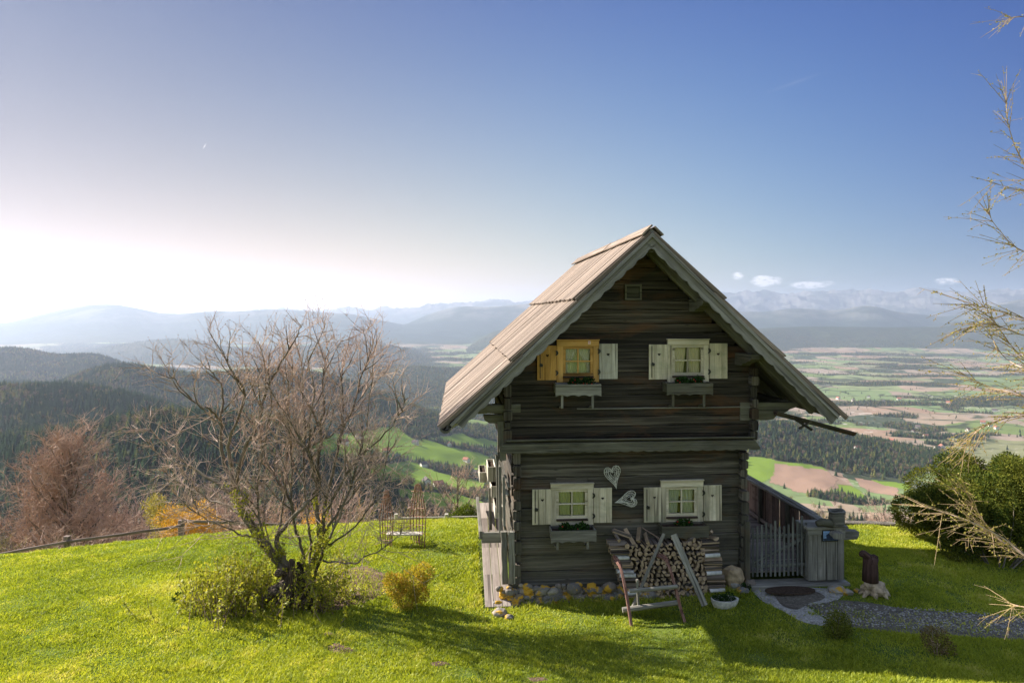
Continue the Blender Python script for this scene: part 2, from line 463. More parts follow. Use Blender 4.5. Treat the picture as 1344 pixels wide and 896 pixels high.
# ================================================================== world, sun, camera
SUN_AZ = 67.   # degrees to the left of the view direction
SUN_EL = 33.
w = bpy.data.worlds.new('World'); sc.world = w; w.use_nodes = True
nt = w.node_tree; bg = nt.nodes['Background']
sky = nt.nodes.new('ShaderNodeTexSky'); sky.sky_type = 'NISHITA'; sky.sun_disc = False
sky.sun_elevation = R(SUN_EL); sky.sun_rotation = R(-SUN_AZ); sky.altitude = 900
sky.air_density = 1.0; sky.dust_density = .5; sky.ozone_density = 3.0
nt.links.new(sky.outputs[0], bg.inputs[0]); bg.inputs[1].default_value = SKY_STRENGTH
# three or four small fair-weather clouds and a faint contrail, at their place in the sky
geo = nt.nodes.new('ShaderNodeTexCoord')
def wn(t, **k):
    n = nt.nodes.new(t)
    for a, b in k.items(): setattr(n, a, b)
    return n
sep = wn('ShaderNodeSeparateXYZ'); nt.links.new(geo.outputs['Generated'], sep.inputs[0])
def wm(op, a, b=0.):
    m = wn('ShaderNodeMath', operation=op)
    for s_, v in ((m.inputs[0], a), (m.inputs[1], b)):
        if isinstance(v, bpy.types.NodeSocket): nt.links.new(v, s_)
        else: s_.default_value = v
    return m.outputs[0]
az = wm('DIVIDE', sep.outputs[0], sep.outputs[1]); elv = wm('DIVIDE', sep.outputs[2], sep.outputs[1])
nz = wn('ShaderNodeTexNoise'); nz.inputs['Scale'].default_value = 1.; nz.inputs['Detail'].default_value = 6; nz.inputs['Roughness'].default_value = .6
cmb = wn('ShaderNodeCombineXYZ'); nt.links.new(wm('MULTIPLY', az, 95.), cmb.inputs[0]); nt.links.new(wm('MULTIPLY', elv, 230.), cmb.inputs[1]); nt.links.new(cmb.outputs[0], nz.inputs['Vector'])
acc = None
for (cx, cy, wx, wy, st) in [(968, 362, 9, 5, .7), (1002, 369, 17, 8, 1.), (1020, 368, 8, 5, .55), (1062, 374, 26, 5, .8), (1085, 372, 12, 4, .4), (1243, 369, 18, 5, .5)]:
    a0 = (cx-672)/FPX; e0 = (HY-cy)/FPX
    dx = wm('DIVIDE', wm('SUBTRACT', az, a0), wx/FPX); dy = wm('DIVIDE', wm('SUBTRACT', elv, e0), wy/FPX)
    d = wm('SUBTRACT', 1.15, wm('ADD', wm('MULTIPLY', dx, dx), wm('MULTIPLY', dy, dy)))
    d = wm('MULTIPLY', wm('MAXIMUM', d, 0.), st)
    acc = d if acc is None else wm('MAXIMUM', acc, d)
cm = wm('MULTIPLY', acc, wm('MULTIPLY', wm('MAXIMUM', wm('SUBTRACT', nz.outputs[0], .34), 0.), 7.))
cm = wm('MINIMUM', cm, .9)
# contrail from (1000,124) to (1080,97)
a0 = (1000-672)/FPX; e0 = (HY-124)/FPX; a1 = (1085-672)/FPX; e1 = (HY-94)/FPX
ln = math.hypot(a1-a0, e1-e0); tx, ty = (a1-a0)/ln, (e1-e0)/ln
al = wm('ADD', wm('MULTIPLY', wm('SUBTRACT', az, a0), tx), wm('MULTIPLY', wm('SUBTRACT', elv, e0), ty))
ac = wm('ADD', wm('MULTIPLY', wm('SUBTRACT', az, a0), -ty), wm('MULTIPLY', wm('SUBTRACT', elv, e0), tx))
t = wm('MULTIPLY', wm('MAXIMUM', wm('SUBTRACT', 1., wm('ABSOLUTE', wm('DIVIDE', ac, .0035))), 0.), wm('MAXIMUM', wm('SUBTRACT', 1., wm('ABSOLUTE', wm('DIVIDE', wm('SUBTRACT', al, ln/2), ln/2))), 0.))
a2 = (268.5-672)/FPX; e2 = (HY-192)/FPX
p1 = wm('ADD', wm('MULTIPLY', wm('SUBTRACT', az, a2), .5), wm('MULTIPLY', wm('SUBTRACT', elv, e2), .87))
p2 = wm('ADD', wm('MULTIPLY', wm('SUBTRACT', az, a2), -.87), wm('MULTIPLY', wm('SUBTRACT', elv, e2), .5))
t2 = wm('MULTIPLY', wm('MAXIMUM', wm('SUBTRACT', 1., wm('ABSOLUTE', wm('DIVIDE', p1, .0050))), 0.), wm('MAXIMUM', wm('SUBTRACT', 1., wm('ABSOLUTE', wm('DIVIDE', p2, .0014))), 0.))
front = wm('GREATER_THAN', sep.outputs[1], 0.)
cm = wm('MULTIPLY', wm('ADD', wm('ADD', cm, wm('MULTIPLY', t, .05)), wm('MULTIPLY', t2, .8)), front)
mx = wn('ShaderNodeMix', data_type='RGBA'); nt.links.new(cm, mx.inputs[0]); nt.links.new(sky.outputs[0], mx.inputs[6]); mx.inputs[7].default_value = CLOUD
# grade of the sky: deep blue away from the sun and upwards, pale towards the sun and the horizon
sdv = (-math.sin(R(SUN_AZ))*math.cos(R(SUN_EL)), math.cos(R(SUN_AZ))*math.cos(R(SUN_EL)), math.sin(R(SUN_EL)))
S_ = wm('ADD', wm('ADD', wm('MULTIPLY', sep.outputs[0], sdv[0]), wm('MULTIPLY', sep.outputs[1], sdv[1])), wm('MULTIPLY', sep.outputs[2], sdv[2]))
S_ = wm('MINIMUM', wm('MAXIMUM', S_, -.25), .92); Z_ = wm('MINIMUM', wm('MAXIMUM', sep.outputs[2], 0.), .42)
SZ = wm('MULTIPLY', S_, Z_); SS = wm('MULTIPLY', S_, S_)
up_ = wm('MINIMUM', wm('MAXIMUM', wm('MULTIPLY', wm('SUBTRACT', sep.outputs[2], .46), 6.), 0.), 1.)  # where the added overhead fill lift replaces the sky grade
bk_ = wm('MINIMUM', wm('MAXIMUM', wm('MULTIPLY', sep.outputs[1], -3.), 0.), 1.)  # where the added fill lift behind the camera takes over
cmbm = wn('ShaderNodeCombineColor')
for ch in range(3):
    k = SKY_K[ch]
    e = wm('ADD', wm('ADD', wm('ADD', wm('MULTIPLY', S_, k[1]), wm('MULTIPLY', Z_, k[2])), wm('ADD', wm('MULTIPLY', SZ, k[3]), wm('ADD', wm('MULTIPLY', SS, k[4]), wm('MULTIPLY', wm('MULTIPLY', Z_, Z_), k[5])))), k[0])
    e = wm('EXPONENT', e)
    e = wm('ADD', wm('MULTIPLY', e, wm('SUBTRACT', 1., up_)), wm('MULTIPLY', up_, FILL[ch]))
    e = wm('MULTIPLY', e, wm('SUBTRACT', 1., bk_)); e = wm('ADD', e, wm('MULTIPLY', bk_, wm('ADD', BACK_FILL[ch], wm('MULTIPLY', up_, FILL[ch]-BACK_FILL[ch]))))
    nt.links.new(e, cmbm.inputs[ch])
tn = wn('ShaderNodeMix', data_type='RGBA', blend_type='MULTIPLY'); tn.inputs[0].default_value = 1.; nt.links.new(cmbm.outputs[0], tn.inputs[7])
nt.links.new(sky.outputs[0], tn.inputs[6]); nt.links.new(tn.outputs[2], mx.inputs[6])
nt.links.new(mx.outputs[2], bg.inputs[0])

sd = bpy.data.lights.new('sun', 'SUN'); sd.energy = SUN_STRENGTH; sd.angle = R(.5); sd.color = (1, .93, .82)
so = bpy.data.objects.new('sun', sd); col.objects.link(so)
to_sun = Vector((-math.sin(R(SUN_AZ))*math.cos(R(SUN_EL)), math.cos(R(SUN_AZ))*math.cos(R(SUN_EL)), math.sin(R(SUN_EL))))
so.rotation_euler = (-to_sun).to_track_quat('-Z', 'Y').to_euler(); so.location = (-30, 10, 30)

cd = bpy.data.cameras.new('camera'); cam = bpy.data.objects.new('camera', cd); col.objects.link(cam)
cam.location = (0, 0, CAMZ); cam.rotation_euler = (R(90), 0, 0)
cd.sensor_width = 36; cd.lens = 24.; cd.shift_y = -36./1344; cd.clip_start = .1; cd.clip_end = 300000
sc.camera = cam
sc.view_settings.view_transform = 'Standard'; sc.view_settings.look = 'None'; sc.view_settings.exposure = EXPOSURE; sc.view_settings.gamma = 1
sc.view_settings.use_curve_mapping = False
cy = sc.cycles
cy.use_denoising = True; cy.max_bounces = 8; cy.transparent_max_bounces = 16; cy.volume_bounces = 1; cy.diffuse_bounces = 3
cy.sample_clamp_indirect = 6.

# ================================================================== terrain sheet
th_f = np.arctan(np.linspace(-.86, .86, 900))
th_b = np.linspace(th_f[-1], 2*math.pi+th_f[0], 72)[1:-1]
th = np.r_[th_f, th_b]                 # 0 = view direction, clockwise
rows = np.r_[np.geomspace(.6, 8, 22)[:-1], np.linspace(8, 22, 110)[:-1], np.geomspace(22, 300, 110)[:-1], np.geomspace(300, 12000, 640)[:-1], np.geomspace(12000, 40000, 150)]
# a polar sheet whose front part keeps straight rows, so that distant crests stay crisp
TH, RR = np.meshgrid(th, rows)
sp = np.where(np.cos(TH) > .66, 1/np.maximum(np.cos(TH), .66), 1/.66)
RR = RR*sp
X = np.sin(TH)*RR; Yg = np.cos(TH)*RR
Z, FM, PX, DD = gz(X, Yg, True)
FD, FC, PY = cover(X, Yg, Z, FM, PX, DD)
nr_, nc_ = X.shape
V = np.stack([X, Yg, Z], -1).reshape(-1, 3)
V = np.vstack([V, [[0, 0, float(Z[0].mean())]]])
i = np.arange(nr_-1)[:, None]*nc_; j = np.arange(nc_)[None]; j2 = (j+1) % nc_
F = np.stack([i+j, i+nc_+j, i+nc_+j2, i+j2], -1).reshape(-1, 4)[:, ::-1]
F = np.vstack([F, np.stack([np.full(nc_, nr_*nc_), j2[0], j[0], j[0]], -1)[:, [0, 1, 2, 2]]])
Fq = F[:-nc_]
m = NT('ground', 1., .0)
pos = m.coord()
dn = m.noise(pos, .9, 6, .65); dn2 = m.noise(pos, 9, 4, .6)
lawn = m.mix(m.ramp(dn, [(.38, 0.), (.62, 1.)]), (.055, .10, .016), (.12, .165, .03))
lawn = m.mix(m.ramp(dn2, [(.3, .0), (.75, .45)]), lawn, (.20, .19, .07))
rot = m.map(pos, (1/300., 1/430., 0), (0, 0, R(24)))
vor = m.new('ShaderNodeTexVoronoi', distance='CHEBYCHEV'); vor.inputs['Scale'].default_value = 1.; vor.inputs['Randomness'].default_value = .85
m.L(m.mix(.12, rot, m.noise(pos, .002, 3, .5, 0, 1)), vor.inputs['Vector'])
sepc = m.new('ShaderNodeSeparateColor'); m.L(vor.outputs['Color'], sepc.inputs[0])
fld = m.ramp(sepc.outputs[0], [(0, GREEN2), (.16, (.14, .19, .08)), (.30, BROWN), (.48, (.25, .19, .15)), (.60, (.17, .17, .09)), (.70, TAN), (.82, (.18, .21, .10)), (.93, (.035, .05, .03))], 'CONSTANT')
fld = m.mix(m.ramp(m.noise(pos, .012, 5), [(.3, 0.), (.8, .45)]), fld, (.13, .13, .08))
vor2 = m.new('ShaderNodeTexVoronoi', feature='DISTANCE_TO_EDGE'); vor2.inputs['Scale'].default_value = 1.; vor2.inputs['Randomness'].default_value = .85
m.L(m.map(pos, (1/330., 1/260., 0), (0, 0, R(24))), vor2.inputs['Vector'])
hedge = m.math('MULTIPLY', m.ramp(vor2.outputs['Distance'], [(.03, 1.), (.07, 0.)]), m.ramp(m.noise(pos, .004, 3), [(.42, 0.), (.55, 1.)]))
fld = m.mix(hedge, fld, (.045, .055, .03))
# villages and roads of the valley: pale specks
vil = m.math('MULTIPLY', m.ramp(m.noise(pos, .03, 2), [(.62, 0.), (.66, .8)]), m.ramp(m.noise(pos, .0013, 2), [(.56, 0.), (.62, 1.)]))
fld = m.mix(vil, fld, (.42, .38, .34))
at = m.new('ShaderNodeAttribute', attribute_name='field')
c = m.mix(at.outputs['Alpha'], fld, at.outputs['Color'])
fst = m.mix(m.ramp(m.noise(pos, .02, 5, .7), [(.35, 0.), (.68, 1.)]), (.018, .027, .014), (.065, .068, .036))
c = m.mix(m.attr('forest'), c, fst)
gm = m.new('ShaderNodeNewGeometry'); sg = m.new('ShaderNodeSeparateXYZ'); m.L(gm.outputs['Position'], sg.inputs[0])
snn = m.noise(pos, .0016, 8, .68)
sl = m.new('ShaderNodeSeparateXYZ'); m.L(gm.outputs['True Normal'], sl.inputs[0])
far = m.ramp(m.math('DIVIDE', sg.outputs[1], 40000.), [(.25, 0.), (.29, 1.)])
hz_ = m.math('ADD', m.math('DIVIDE', sg.outputs[2], 1050.), m.math('MULTIPLY', snn, 1.25))
rock_ = m.mix(m.ramp(snn, [(.45, 0.), (.55, 1.)]), (.05, .06, .045), (.16, .15, .13))
mt = m.mix(m.ramp(m.math('ADD', m.math('DIVIDE', sg.outputs[2], 1100.), m.math('MULTIPLY', snn, .5)), [(.1, 0.), (.5, 1.)]), (.03, .042, .028), rock_)
mt = m.mix(m.ramp(hz_, [(1.08, 0.), (1.22, 1.)]), mt, (.80, .82, .85))
c = m.mix(far, c, mt)
nearm = m.ramp(m.math('DIVIDE', sg.outputs[1], 100.), [(.20, 1.), (.32, 0.)])
c = m.mix(nearm, c, lawn)
m.color(c); m.bump(m.noise(pos, 14, 4, .7), .5, .03)
me = raw_mesh('terrain', V[:-1], Fq, m.m, smooth=True)
a = me.attributes.new('forest', 'FLOAT', 'POINT'); a.data.foreach_set('value', FD.ravel().astype(np.float32))
a = me.attributes.new('field', 'FLOAT_COLOR', 'POINT'); a.data.foreach_set('color', FC.reshape(-1, 4).astype(np.float32).ravel())
tag(link('terrain', me), kind='structure')

# ================================================================== haze
zt = float(Z.max())+25; print('haze top', zt)
hb = MB(); S = 42000.
for z0 in (-620., zt):
    hb.v += [Vector((-S, -S, z0)), Vector((S, -S, z0)), Vector((S, S, z0)), Vector((-S, S, z0))]
for f in ((3, 2, 1, 0), (4, 5, 6, 7), (0, 1, 5, 4), (1, 2, 6, 5), (2, 3, 7, 6), (3, 0, 4, 7)): hb.face(f)
hm = bpy.data.materials.new('haze'); hm.use_nodes = True
for n in list(hm.node_tree.nodes):
    if n.type == 'BSDF_PRINCIPLED': hm.node_tree.nodes.remove(n)
pv = hm.node_tree.nodes.new('ShaderNodeVolumePrincipled')
pv.inputs['Color'].default_value = HAZE_COL; pv.inputs['Density'].default_value = HAZE_D; pv.inputs['Anisotropy'].default_value = HAZE_G
hm.node_tree.links.new(pv.outputs[0], hm.node_tree.nodes['Material Output'].inputs['Volume'])
tag(hb.build('haze', hm), kind='stuff')
hm.cycles.homogeneous_volume = True

# ================================================================== forests
hid = bpy.data.collections.new('tree_kinds')
def rand_tris(n, fn, size, flat=.5):
    """n small triangles whose centre and normal bias come from fn"""
    V = np.zeros((n*3, 3)); r = nr.rand(n)
    for k in range(n):
        c, d, s = fn()
        a = Vector((nr.randn(), nr.randn(), nr.randn()*flat)).normalized(); b = a.cross(Vector((nr.randn(), nr.randn(), nr.randn()))).normalized()
        s *= size
        V[3*k] = c+a*s; V[3*k+1] = c-a*s*.5+b*s*.8; V[3*k+2] = c-a*s*.5-b*s*.8+d*s
    return V, np.arange(n*3).reshape(-1, 3), r
def conifer_proto(k, m, n=150, R0=.17, full=1.):
    # unit height conifer: drooping ragged whorls
    Vs = []; Fs = []; rs = []; base = 0
    nw = 9
    for wv in range(nw):
        t = wv/(nw-1); z = .06+.86*t; rad = R0*(1-t)**.85*full+.012; drop = .07*(1-t)+.03
        nn = 11
        pts = [(0, 0, z+drop*.9)]
        ph = nr.rand()*6
        for q in range(nn):
            a = ph+2*math.pi*q/nn; rr = rad*(.75+.4*nr.rand())*(1.0 if q % 2 else .78); zz = z-drop*(.4+.8*nr.rand())*(1 if q % 2 else .3)
            pts.append((rr*math.cos(a), rr*math.sin(a), zz))
        for q in range(nn):
            Fs.append((base, base+1+q, base+1+(q+1) % nn)); rs.append(nr.rand())
        Vs += pts; base += len(pts)
    Vs += [(.012, 0, -.05), (-.012, .012, -.05), (-.012, -.012, -.05), (0, 0, .95)]
    for q in range(3): Fs.append((base+q, base+(q+1) % 3, base+3)); rs.append(0.)
    return link('conifer_%d' % k, raw_mesh('conifer', np.array(Vs), np.array(Fs), m, rs), c=hid)
def round_proto(k, m, n=170, w=.32, sz=.05, lo=.12, bare=False):
    cl = [(Vector((nr.randn()*w*.45, nr.randn()*w*.45, .3+.5*nr.rand())), .16+.14*nr.rand()) for _ in range(9)]
    def fn():
        c, r = cl[nr.randint(len(cl))]
        d = Vector((nr.randn(), nr.randn(), nr.randn())).normalized()
        return c+d*r*(.55+.45*nr.rand()), Vector((0, 0, .3)) if not bare else d*.9, .6+.8*nr.rand()
    V, F, r = rand_tris(n, fn, sz)
    b = MB()
    b.tube([(0, 0, -.05), (.01, 0, .35), (0, .01, .75)], [.018, .012, .004], 4)
    V2 = np.array([tuple(p) for p in b.v]); F2 = []
    for f in b.f:
        if len(f) == 4: F2 += [(f[0], f[1], f[2]), (f[0], f[2], f[3])]
    F2 = np.array(F2)+len(V)
    return link('broadleaf_%d' % k, raw_mesh('broadleaf', np.vstack([V, V2]), np.vstack([F, F2]), m, np.r_[r, np.zeros(len(F2))]), c=hid)
m_con = leafmat('spruce_needles', [(.012, .026, .014), (.026, .046, .022), (.042, .062, .028)], .12, .9, True)
m_lar = leafmat('larch_green', [(.06, .075, .022), (.10, .11, .03), (.16, .155, .05)], .2, .8, True)
m_bar = leafmat('bare_crown', [(.10, .07, .055), (.16, .115, .09), (.22, .165, .135)], .1, .9, True)
m_bud = leafmat('budding_crown', [(.11, .09, .045), (.17, .145, .06), (.24, .20, .09)], .2, .8, True)
m_grn = leafmat('fresh_leaves', [(.07, .10, .02), (.12, .15, .03), (.17, .18, .045)], .3, .6, True)
for k in range(4): conifer_proto(k, m_con, R0=.22+.03*k)         # 0-3
conifer_proto(4, m_lar, R0=.2); conifer_proto(5, m_lar, R0=.26)  # 4,5
round_proto(0, m_bar, 210, .34, .045, bare=True); round_proto(1, m_bar, 230, .4, .04, bare=True)   # 6,7 by name order
round_proto(2, m_bud); round_proto(3, m_grn)
# Collection Info sorts by name: broadleaf_0..3 -> 0..3, conifer_0..5 -> 4..9
BAR, BUD, GRN, CON, LAR = (0, 1), (2,), (3,), (4, 5, 6, 7), (8, 9)

def scatter(name, pts, scl, rot, idx, coll):
    me = bpy.data.meshes.new(name); me.vertices.add(len(pts)); me.vertices.foreach_set('co', np.asarray(pts, dtype=np.float32).ravel())
    for nm, ty, v in (('sc', 'FLOAT', scl), ('rz', 'FLOAT', rot)):
        a = me.attributes.new(nm, ty, 'POINT'); a.data.foreach_set('value', np.asarray(v, dtype=np.float32))
    a = me.attributes.new('vi', 'INT', 'POINT'); a.data.foreach_set('value', np.asarray(idx, dtype=np.int32))
    o = link(name, me)
    g = bpy.data.node_groups.new(name, 'GeometryNodeTree')
    g.interface.new_socket('Geometry', in_out='INPUT', socket_type='NodeSocketGeometry')
    g.interface.new_socket('Geometry', in_out='OUTPUT', socket_type='NodeSocketGeometry')
    N = g.nodes; gi = N.new('NodeGroupInput'); go = N.new('NodeGroupOutput')
    ins = N.new('GeometryNodeInstanceOnPoints'); ci = N.new('GeometryNodeCollectionInfo')
    ci.inputs['Collection'].default_value = coll; ci.inputs['Separate Children'].default_value = True; ci.inputs['Reset Children'].default_value = True
    def na(nm, ty):
        n = N.new('GeometryNodeInputNamedAttribute'); n.data_type = ty; n.inputs[0].default_value = nm
        return [s for s in n.outputs if s.enabled][0]
    g.links.new(gi.outputs[0], ins.inputs['Points']); g.links.new(ci.outputs[0], ins.inputs['Instance'])
    ins.inputs['Pick Instance'].default_value = True
    g.links.new(na('vi', 'INT'), ins.inputs['Instance Index'])
    cx = N.new('ShaderNodeCombineXYZ'); g.links.new(na('rz', 'FLOAT'), cx.inputs[2]); g.links.new(cx.outputs[0], ins.inputs['Rotation'])
    cs = N.new('ShaderNodeCombineXYZ'); s1 = na('sc', 'FLOAT')
    for q in range(3): g.links.new(s1, cs.inputs[q])
    g.links.new(cs.outputs[0], ins.inputs['Scale']); g.links.new(ins.outputs[0], go.inputs[0])
    md = o.modifiers.new('scatter', 'NODES'); md.node_group = g
    return o
# visibility horizon over the front grid, for leaving out what nobody sees
gy = PY[:, :900]; hor = np.minimum.accumulate(np.where(rows[:, None] > 9, gy, 2000), 0)
bands = [(48, 130, 5.2, 7, 2), (130, 330, 5.6, 10, 3.), (330, 800, 6., 14, 4), (800, 1500, 7., 16, 4), (1500, 2600, 8.5, 18, 4), (2600, 4200, 12, 16, 5), (4200, 7500, 20, 17, 5), (7500, 10000, 34, 20, 6)]
allp = {}
for (d0, d1, spc, hh, hs) in bands:
    area = .86*2*(d1*d1-d0*d0)/2*1.0
    n = int(area/spc**2)
    n = min(n, 400000)
    D = np.sqrt(nr.rand(n)*(d1*d1-d0*d0)+d0*d0); u = nr.uniform(-.86, .86, n); x = u*D
    z, fm, px, Dm = gz(x, D, True); f, fc, py = cover(x, D, z, fm, px, Dm)
    hgt = np.clip(hh+nr.randn(n)*hs*.6, hh*.45, hh*1.7)
    # hedges and lone trees
    lone = (nr.rand(n) < .012)*(fc[:, 3] == 0)
    keep = (nr.rand(n) < f) | (lone & (D > 300))
    ri = np.clip(np.searchsorted(rows, D)-1, 0, len(rows)-1); ci_ = np.clip(((u+.86)/1.72*899).astype(int), 0, 899)
    top = HY+(CAMZ-(z+hgt*1.05))/D*FPX
    keep &= top < hor[np.maximum(ri-1, 0), ci_]+1.
    keep &= (z < 200)
    x, D, z, px, py, hgt, ri = [q[keep] for q in (x, D, z, px, py, hgt, ri)]
    n = len(x); q = nr.rand(n); mixn = fbm(x/90., D/90., 51, 3)
    idx = np.zeros(n, int)
    con = np.where(px < 520, np.clip(.93-3.*np.clip(mixn-.5, 0, .4), .2, 1), .45)
    con = np.where((px < 330) & (D < 260), .25, con)
    con = np.where((px > 540) & (px < 950) & (D < 1300), .12, con)
    con = np.where((px >= 950) & (D < 1400), .22+.5*sstep(.5, .6, mixn), con)
    con = np.where((px >= 950) & (D >= 1400) & (D < 2700), .62, con)
    q2 = nr.rand(n)
    for k in range(n):
        if q[k] < con[k]: idx[k] = CON[k % 4]
        elif D[k] > 1400 or px[k] < 520:
            idx[k] = LAR[k % 2] if q2[k] < .35 else (BUD[0] if q2[k] < .6 else BAR[k % 2])
        else: idx[k] = BAR[k % 2] if q2[k] < .55 else (BUD[0] if q2[k] < .85 else (GRN[0] if q2[k] < .93 else LAR[0]))
    hgt = np.where(idx < 4, hgt*.68, hgt)
    nm = 'forest' if d0 < 2600 else 'valley_woodland'
    allp.setdefault(nm, []).append((np.stack([x, D, z-.3], -1), hgt, nr.rand(n)*6.28, idx))
for nm, L in allp.items():
    o = scatter(nm, *[np.concatenate([l[q] for l in L]) for q in range(4)], hid)
    tag(o, kind='stuff'); print(nm, len(o.data.vertices))
# ================================================================== the log cabin
TH0 = math.atan(69/896.); CT, ST = math.cos(TH0), math.sin(TH0)
HX0, HY0 = .057, 12.8
def H(px, py, v=0.):
    """cabin coordinates (across, up) of a photo pixel on the cabin's own plane at depth v"""
    k = (px-672)/FPX
    u = (k*HY0+k*v*CT-HX0+v*ST)/(CT-k*ST)
    Y = HY0+u*ST+v*CT
    return u, CAMZ-(py-HY)/FPX*Y
def HW(u, v, w): return Vector((HX0+u*CT-v*ST, HY0+u*ST+v*CT, w))
cabin = empty('log_cabin', (HX0, HY0, 0), TH0)
tag(cabin, 'weathered two-storey log cabin with steep board roof and carved bargeboards', 'cabin')

m_log = wood('weathered_log', (.016, .0135, .0115), (.064, .055, .046), (.200, .176, .148), (.5, 19), stain=(.105, .05, .024), stain_amt=.75, stain_scale=.7, bump=.9, vary=.5, green=(.125, .115, .085), zgreen=3.4, knots=.6)
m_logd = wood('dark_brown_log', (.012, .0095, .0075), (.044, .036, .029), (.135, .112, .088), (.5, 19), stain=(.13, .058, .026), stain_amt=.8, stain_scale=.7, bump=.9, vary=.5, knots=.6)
m_beam = wood('mossy_beam', (.05, .046, .036), (.105, .097, .076), (.18, .168, .135), (1.1, 18), stain=(.11, .08, .04), stain_amt=.5, bump=.7, green=(.11, .105, .07))
m_grey = wood('grey_board', (.10, .093, .08), (.20, .187, .162), (.32, .30, .265), (1., 16), stain=(.13, .12, .085), stain_amt=.5, bump=.5, vary=.2)
m_barge = wood('bargeboard', (.12, .11, .10), (.21, .195, .178), (.31, .29, .27), (.8, 14), stain=(.13, .12, .095), stain_amt=.5, bump=.4, vary=.15)
m_roof = wood('roof_board', (.085, .064, .048), (.19, .145, .115), (.35, .28, .23), (.35, 20), stain=(.17, .13, .105), stain_amt=.6, bump=.8, vary=.28, knots=.3)
m_yellow = wood('fresh_larch_wood', (.34, .17, .045), (.50, .27, .08), (.62, .38, .14), (1., 12), bump=.2, vary=.1, knots=.5)
m_shut = wood('pale_weathered_board', (.33, .275, .19), (.52, .45, .335), (.66, .585, .46), (.9, 12), stain=(.26, .27, .17), stain_amt=.5, bump=.3, vary=.12, knots=.35)
m_shutg = wood('silver_board', (.30, .27, .225), (.45, .415, .35), (.58, .54, .46), (.9, 12), stain=(.32, .27, .18), stain_amt=.5, bump=.3, vary=.12)
m_deck = wood('deck_board', (.14, .115, .10), (.25, .21, .185), (.35, .305, .27), (.6, 12), bump=.4, vary=.15)
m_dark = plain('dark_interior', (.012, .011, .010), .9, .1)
m_iron = plain('blackened_iron', (.018, .017, .016), .5, .4)
m_glass = NT('window_glass', .02, .5)
gl = m_glass.new('ShaderNodeBsdfGlossy'); gl.inputs['Roughness'].default_value = .03
tr = m_glass.new('ShaderNodeBsdfTransparent'); fr = m_glass.new('ShaderNodeFresnel'); fr.inputs[0].default_value = 1.5
mxs = m_glass.new('ShaderNodeMixShader'); m_glass.L(fr.outputs[0], mxs.inputs[0]); m_glass.L(tr.outputs[0], mxs.inputs[1]); m_glass.L(gl.outputs[0], mxs.inputs[2]); m_glass.L(mxs.outputs[0], m_glass.out.inputs[0])
m_glass = m_glass.m
def curtain_mat(name, c):
    m = NT(name, .8, .1); t = m.new('ShaderNodeBsdfTranslucent'); t.inputs[0].default_value = (*c, 1); m.b.inputs['Base Color'].default_value = (*c, 1)
    x = m.new('ShaderNodeMixShader'); x.inputs[0].default_value = .3
    m.L(m.b.outputs[0], x.inputs[1]); m.L(t.outputs[0], x.inputs[2]); m.L(x.outputs[0], m.out.inputs[0]); return m.m
m_cur = [curtain_mat('cream_curtain', (.80, .78, .62)), curtain_mat('yellow_curtain', (.85, .75, .50)), curtain_mat('lime_curtain', (.74, .78, .40)), curtain_mat('pale_curtain', (.66, .72, .60))]
def stone_mat():
    m = NT('field_stone', .85, .25); o = m.coord(); r = m.attr('rnd')
    c = m.ramp(r, [(0, (.12, .10, .085)), (.25, (.24, .235, .23)), (.5, (.27, .19, .13)), (.7, (.14, .145, .155)), (.85, (.34, .28, .22)), (1, (.38, .36, .33))])
    c = m.mix(m.ramp(m.noise(o, 14, 6, .7), [(.3, 0.), (.75, .65)]), c, (.07, .065, .055))
    c = m.mix(m.ramp(m.noise(m.map(o, loc=(3, 3, 3)), 5., 3, .55), [(.53, 0.), (.58, .9)]), c, (.52, .29, .02))
    m.bump(m.noise(o, 22, 5, .7), .6, .02); return m.color(c)
m_stone = stone_mat()

VF = -.12                       # the upper storey stands forward of the lower
RV0 = -1.0                      # front edge of the roof
RV1 = 6.35
wl0 = 0.; wl1 = H(970, 600)[0]
low_top = H(820, 590)[1]
ul0 = H(662, 560, VF)[0]; ul1 = H(991, 560, VF)[0]
# roof line, front plane
ax, az_ = H(855, 303, RV0)
lx, lz = H(582, 561, RV0); rx, rz_ = H(1107, 549, RV0)
slopeL = (az_-lz)/(ax-lx); slopeR = (az_-rz_)/(rx-ax)
TH_ = .20                       # roof build-up, rafters to shingle
def roof_under(u): return (az_-(ax-u)*slopeL if u < ax else az_-(u-ax)*slopeR)-TH_

wins = dict(  # casing, pane, plane
 ul=((731, 447, 786, 501), (742, 457.5, 775, 489.5), VF), ur=((876.5, 446, 930.5, 501), (885, 456, 920, 489), VF),
 ll=((723, 635.5, 779, 688), (733, 645, 768, 676), 0.), lr=((867.5, 631.5, 923, 684), (877, 642, 911.5, 673), 0.))
holes = {}
for k, (cz, pn, v) in wins.items():
    u0, w1 = H(pn[0]-3, pn[1]-3, v); u1, w0 = H(pn[2]+3, pn[3]+3, v); holes[k] = (u0, u1, w0, w1)

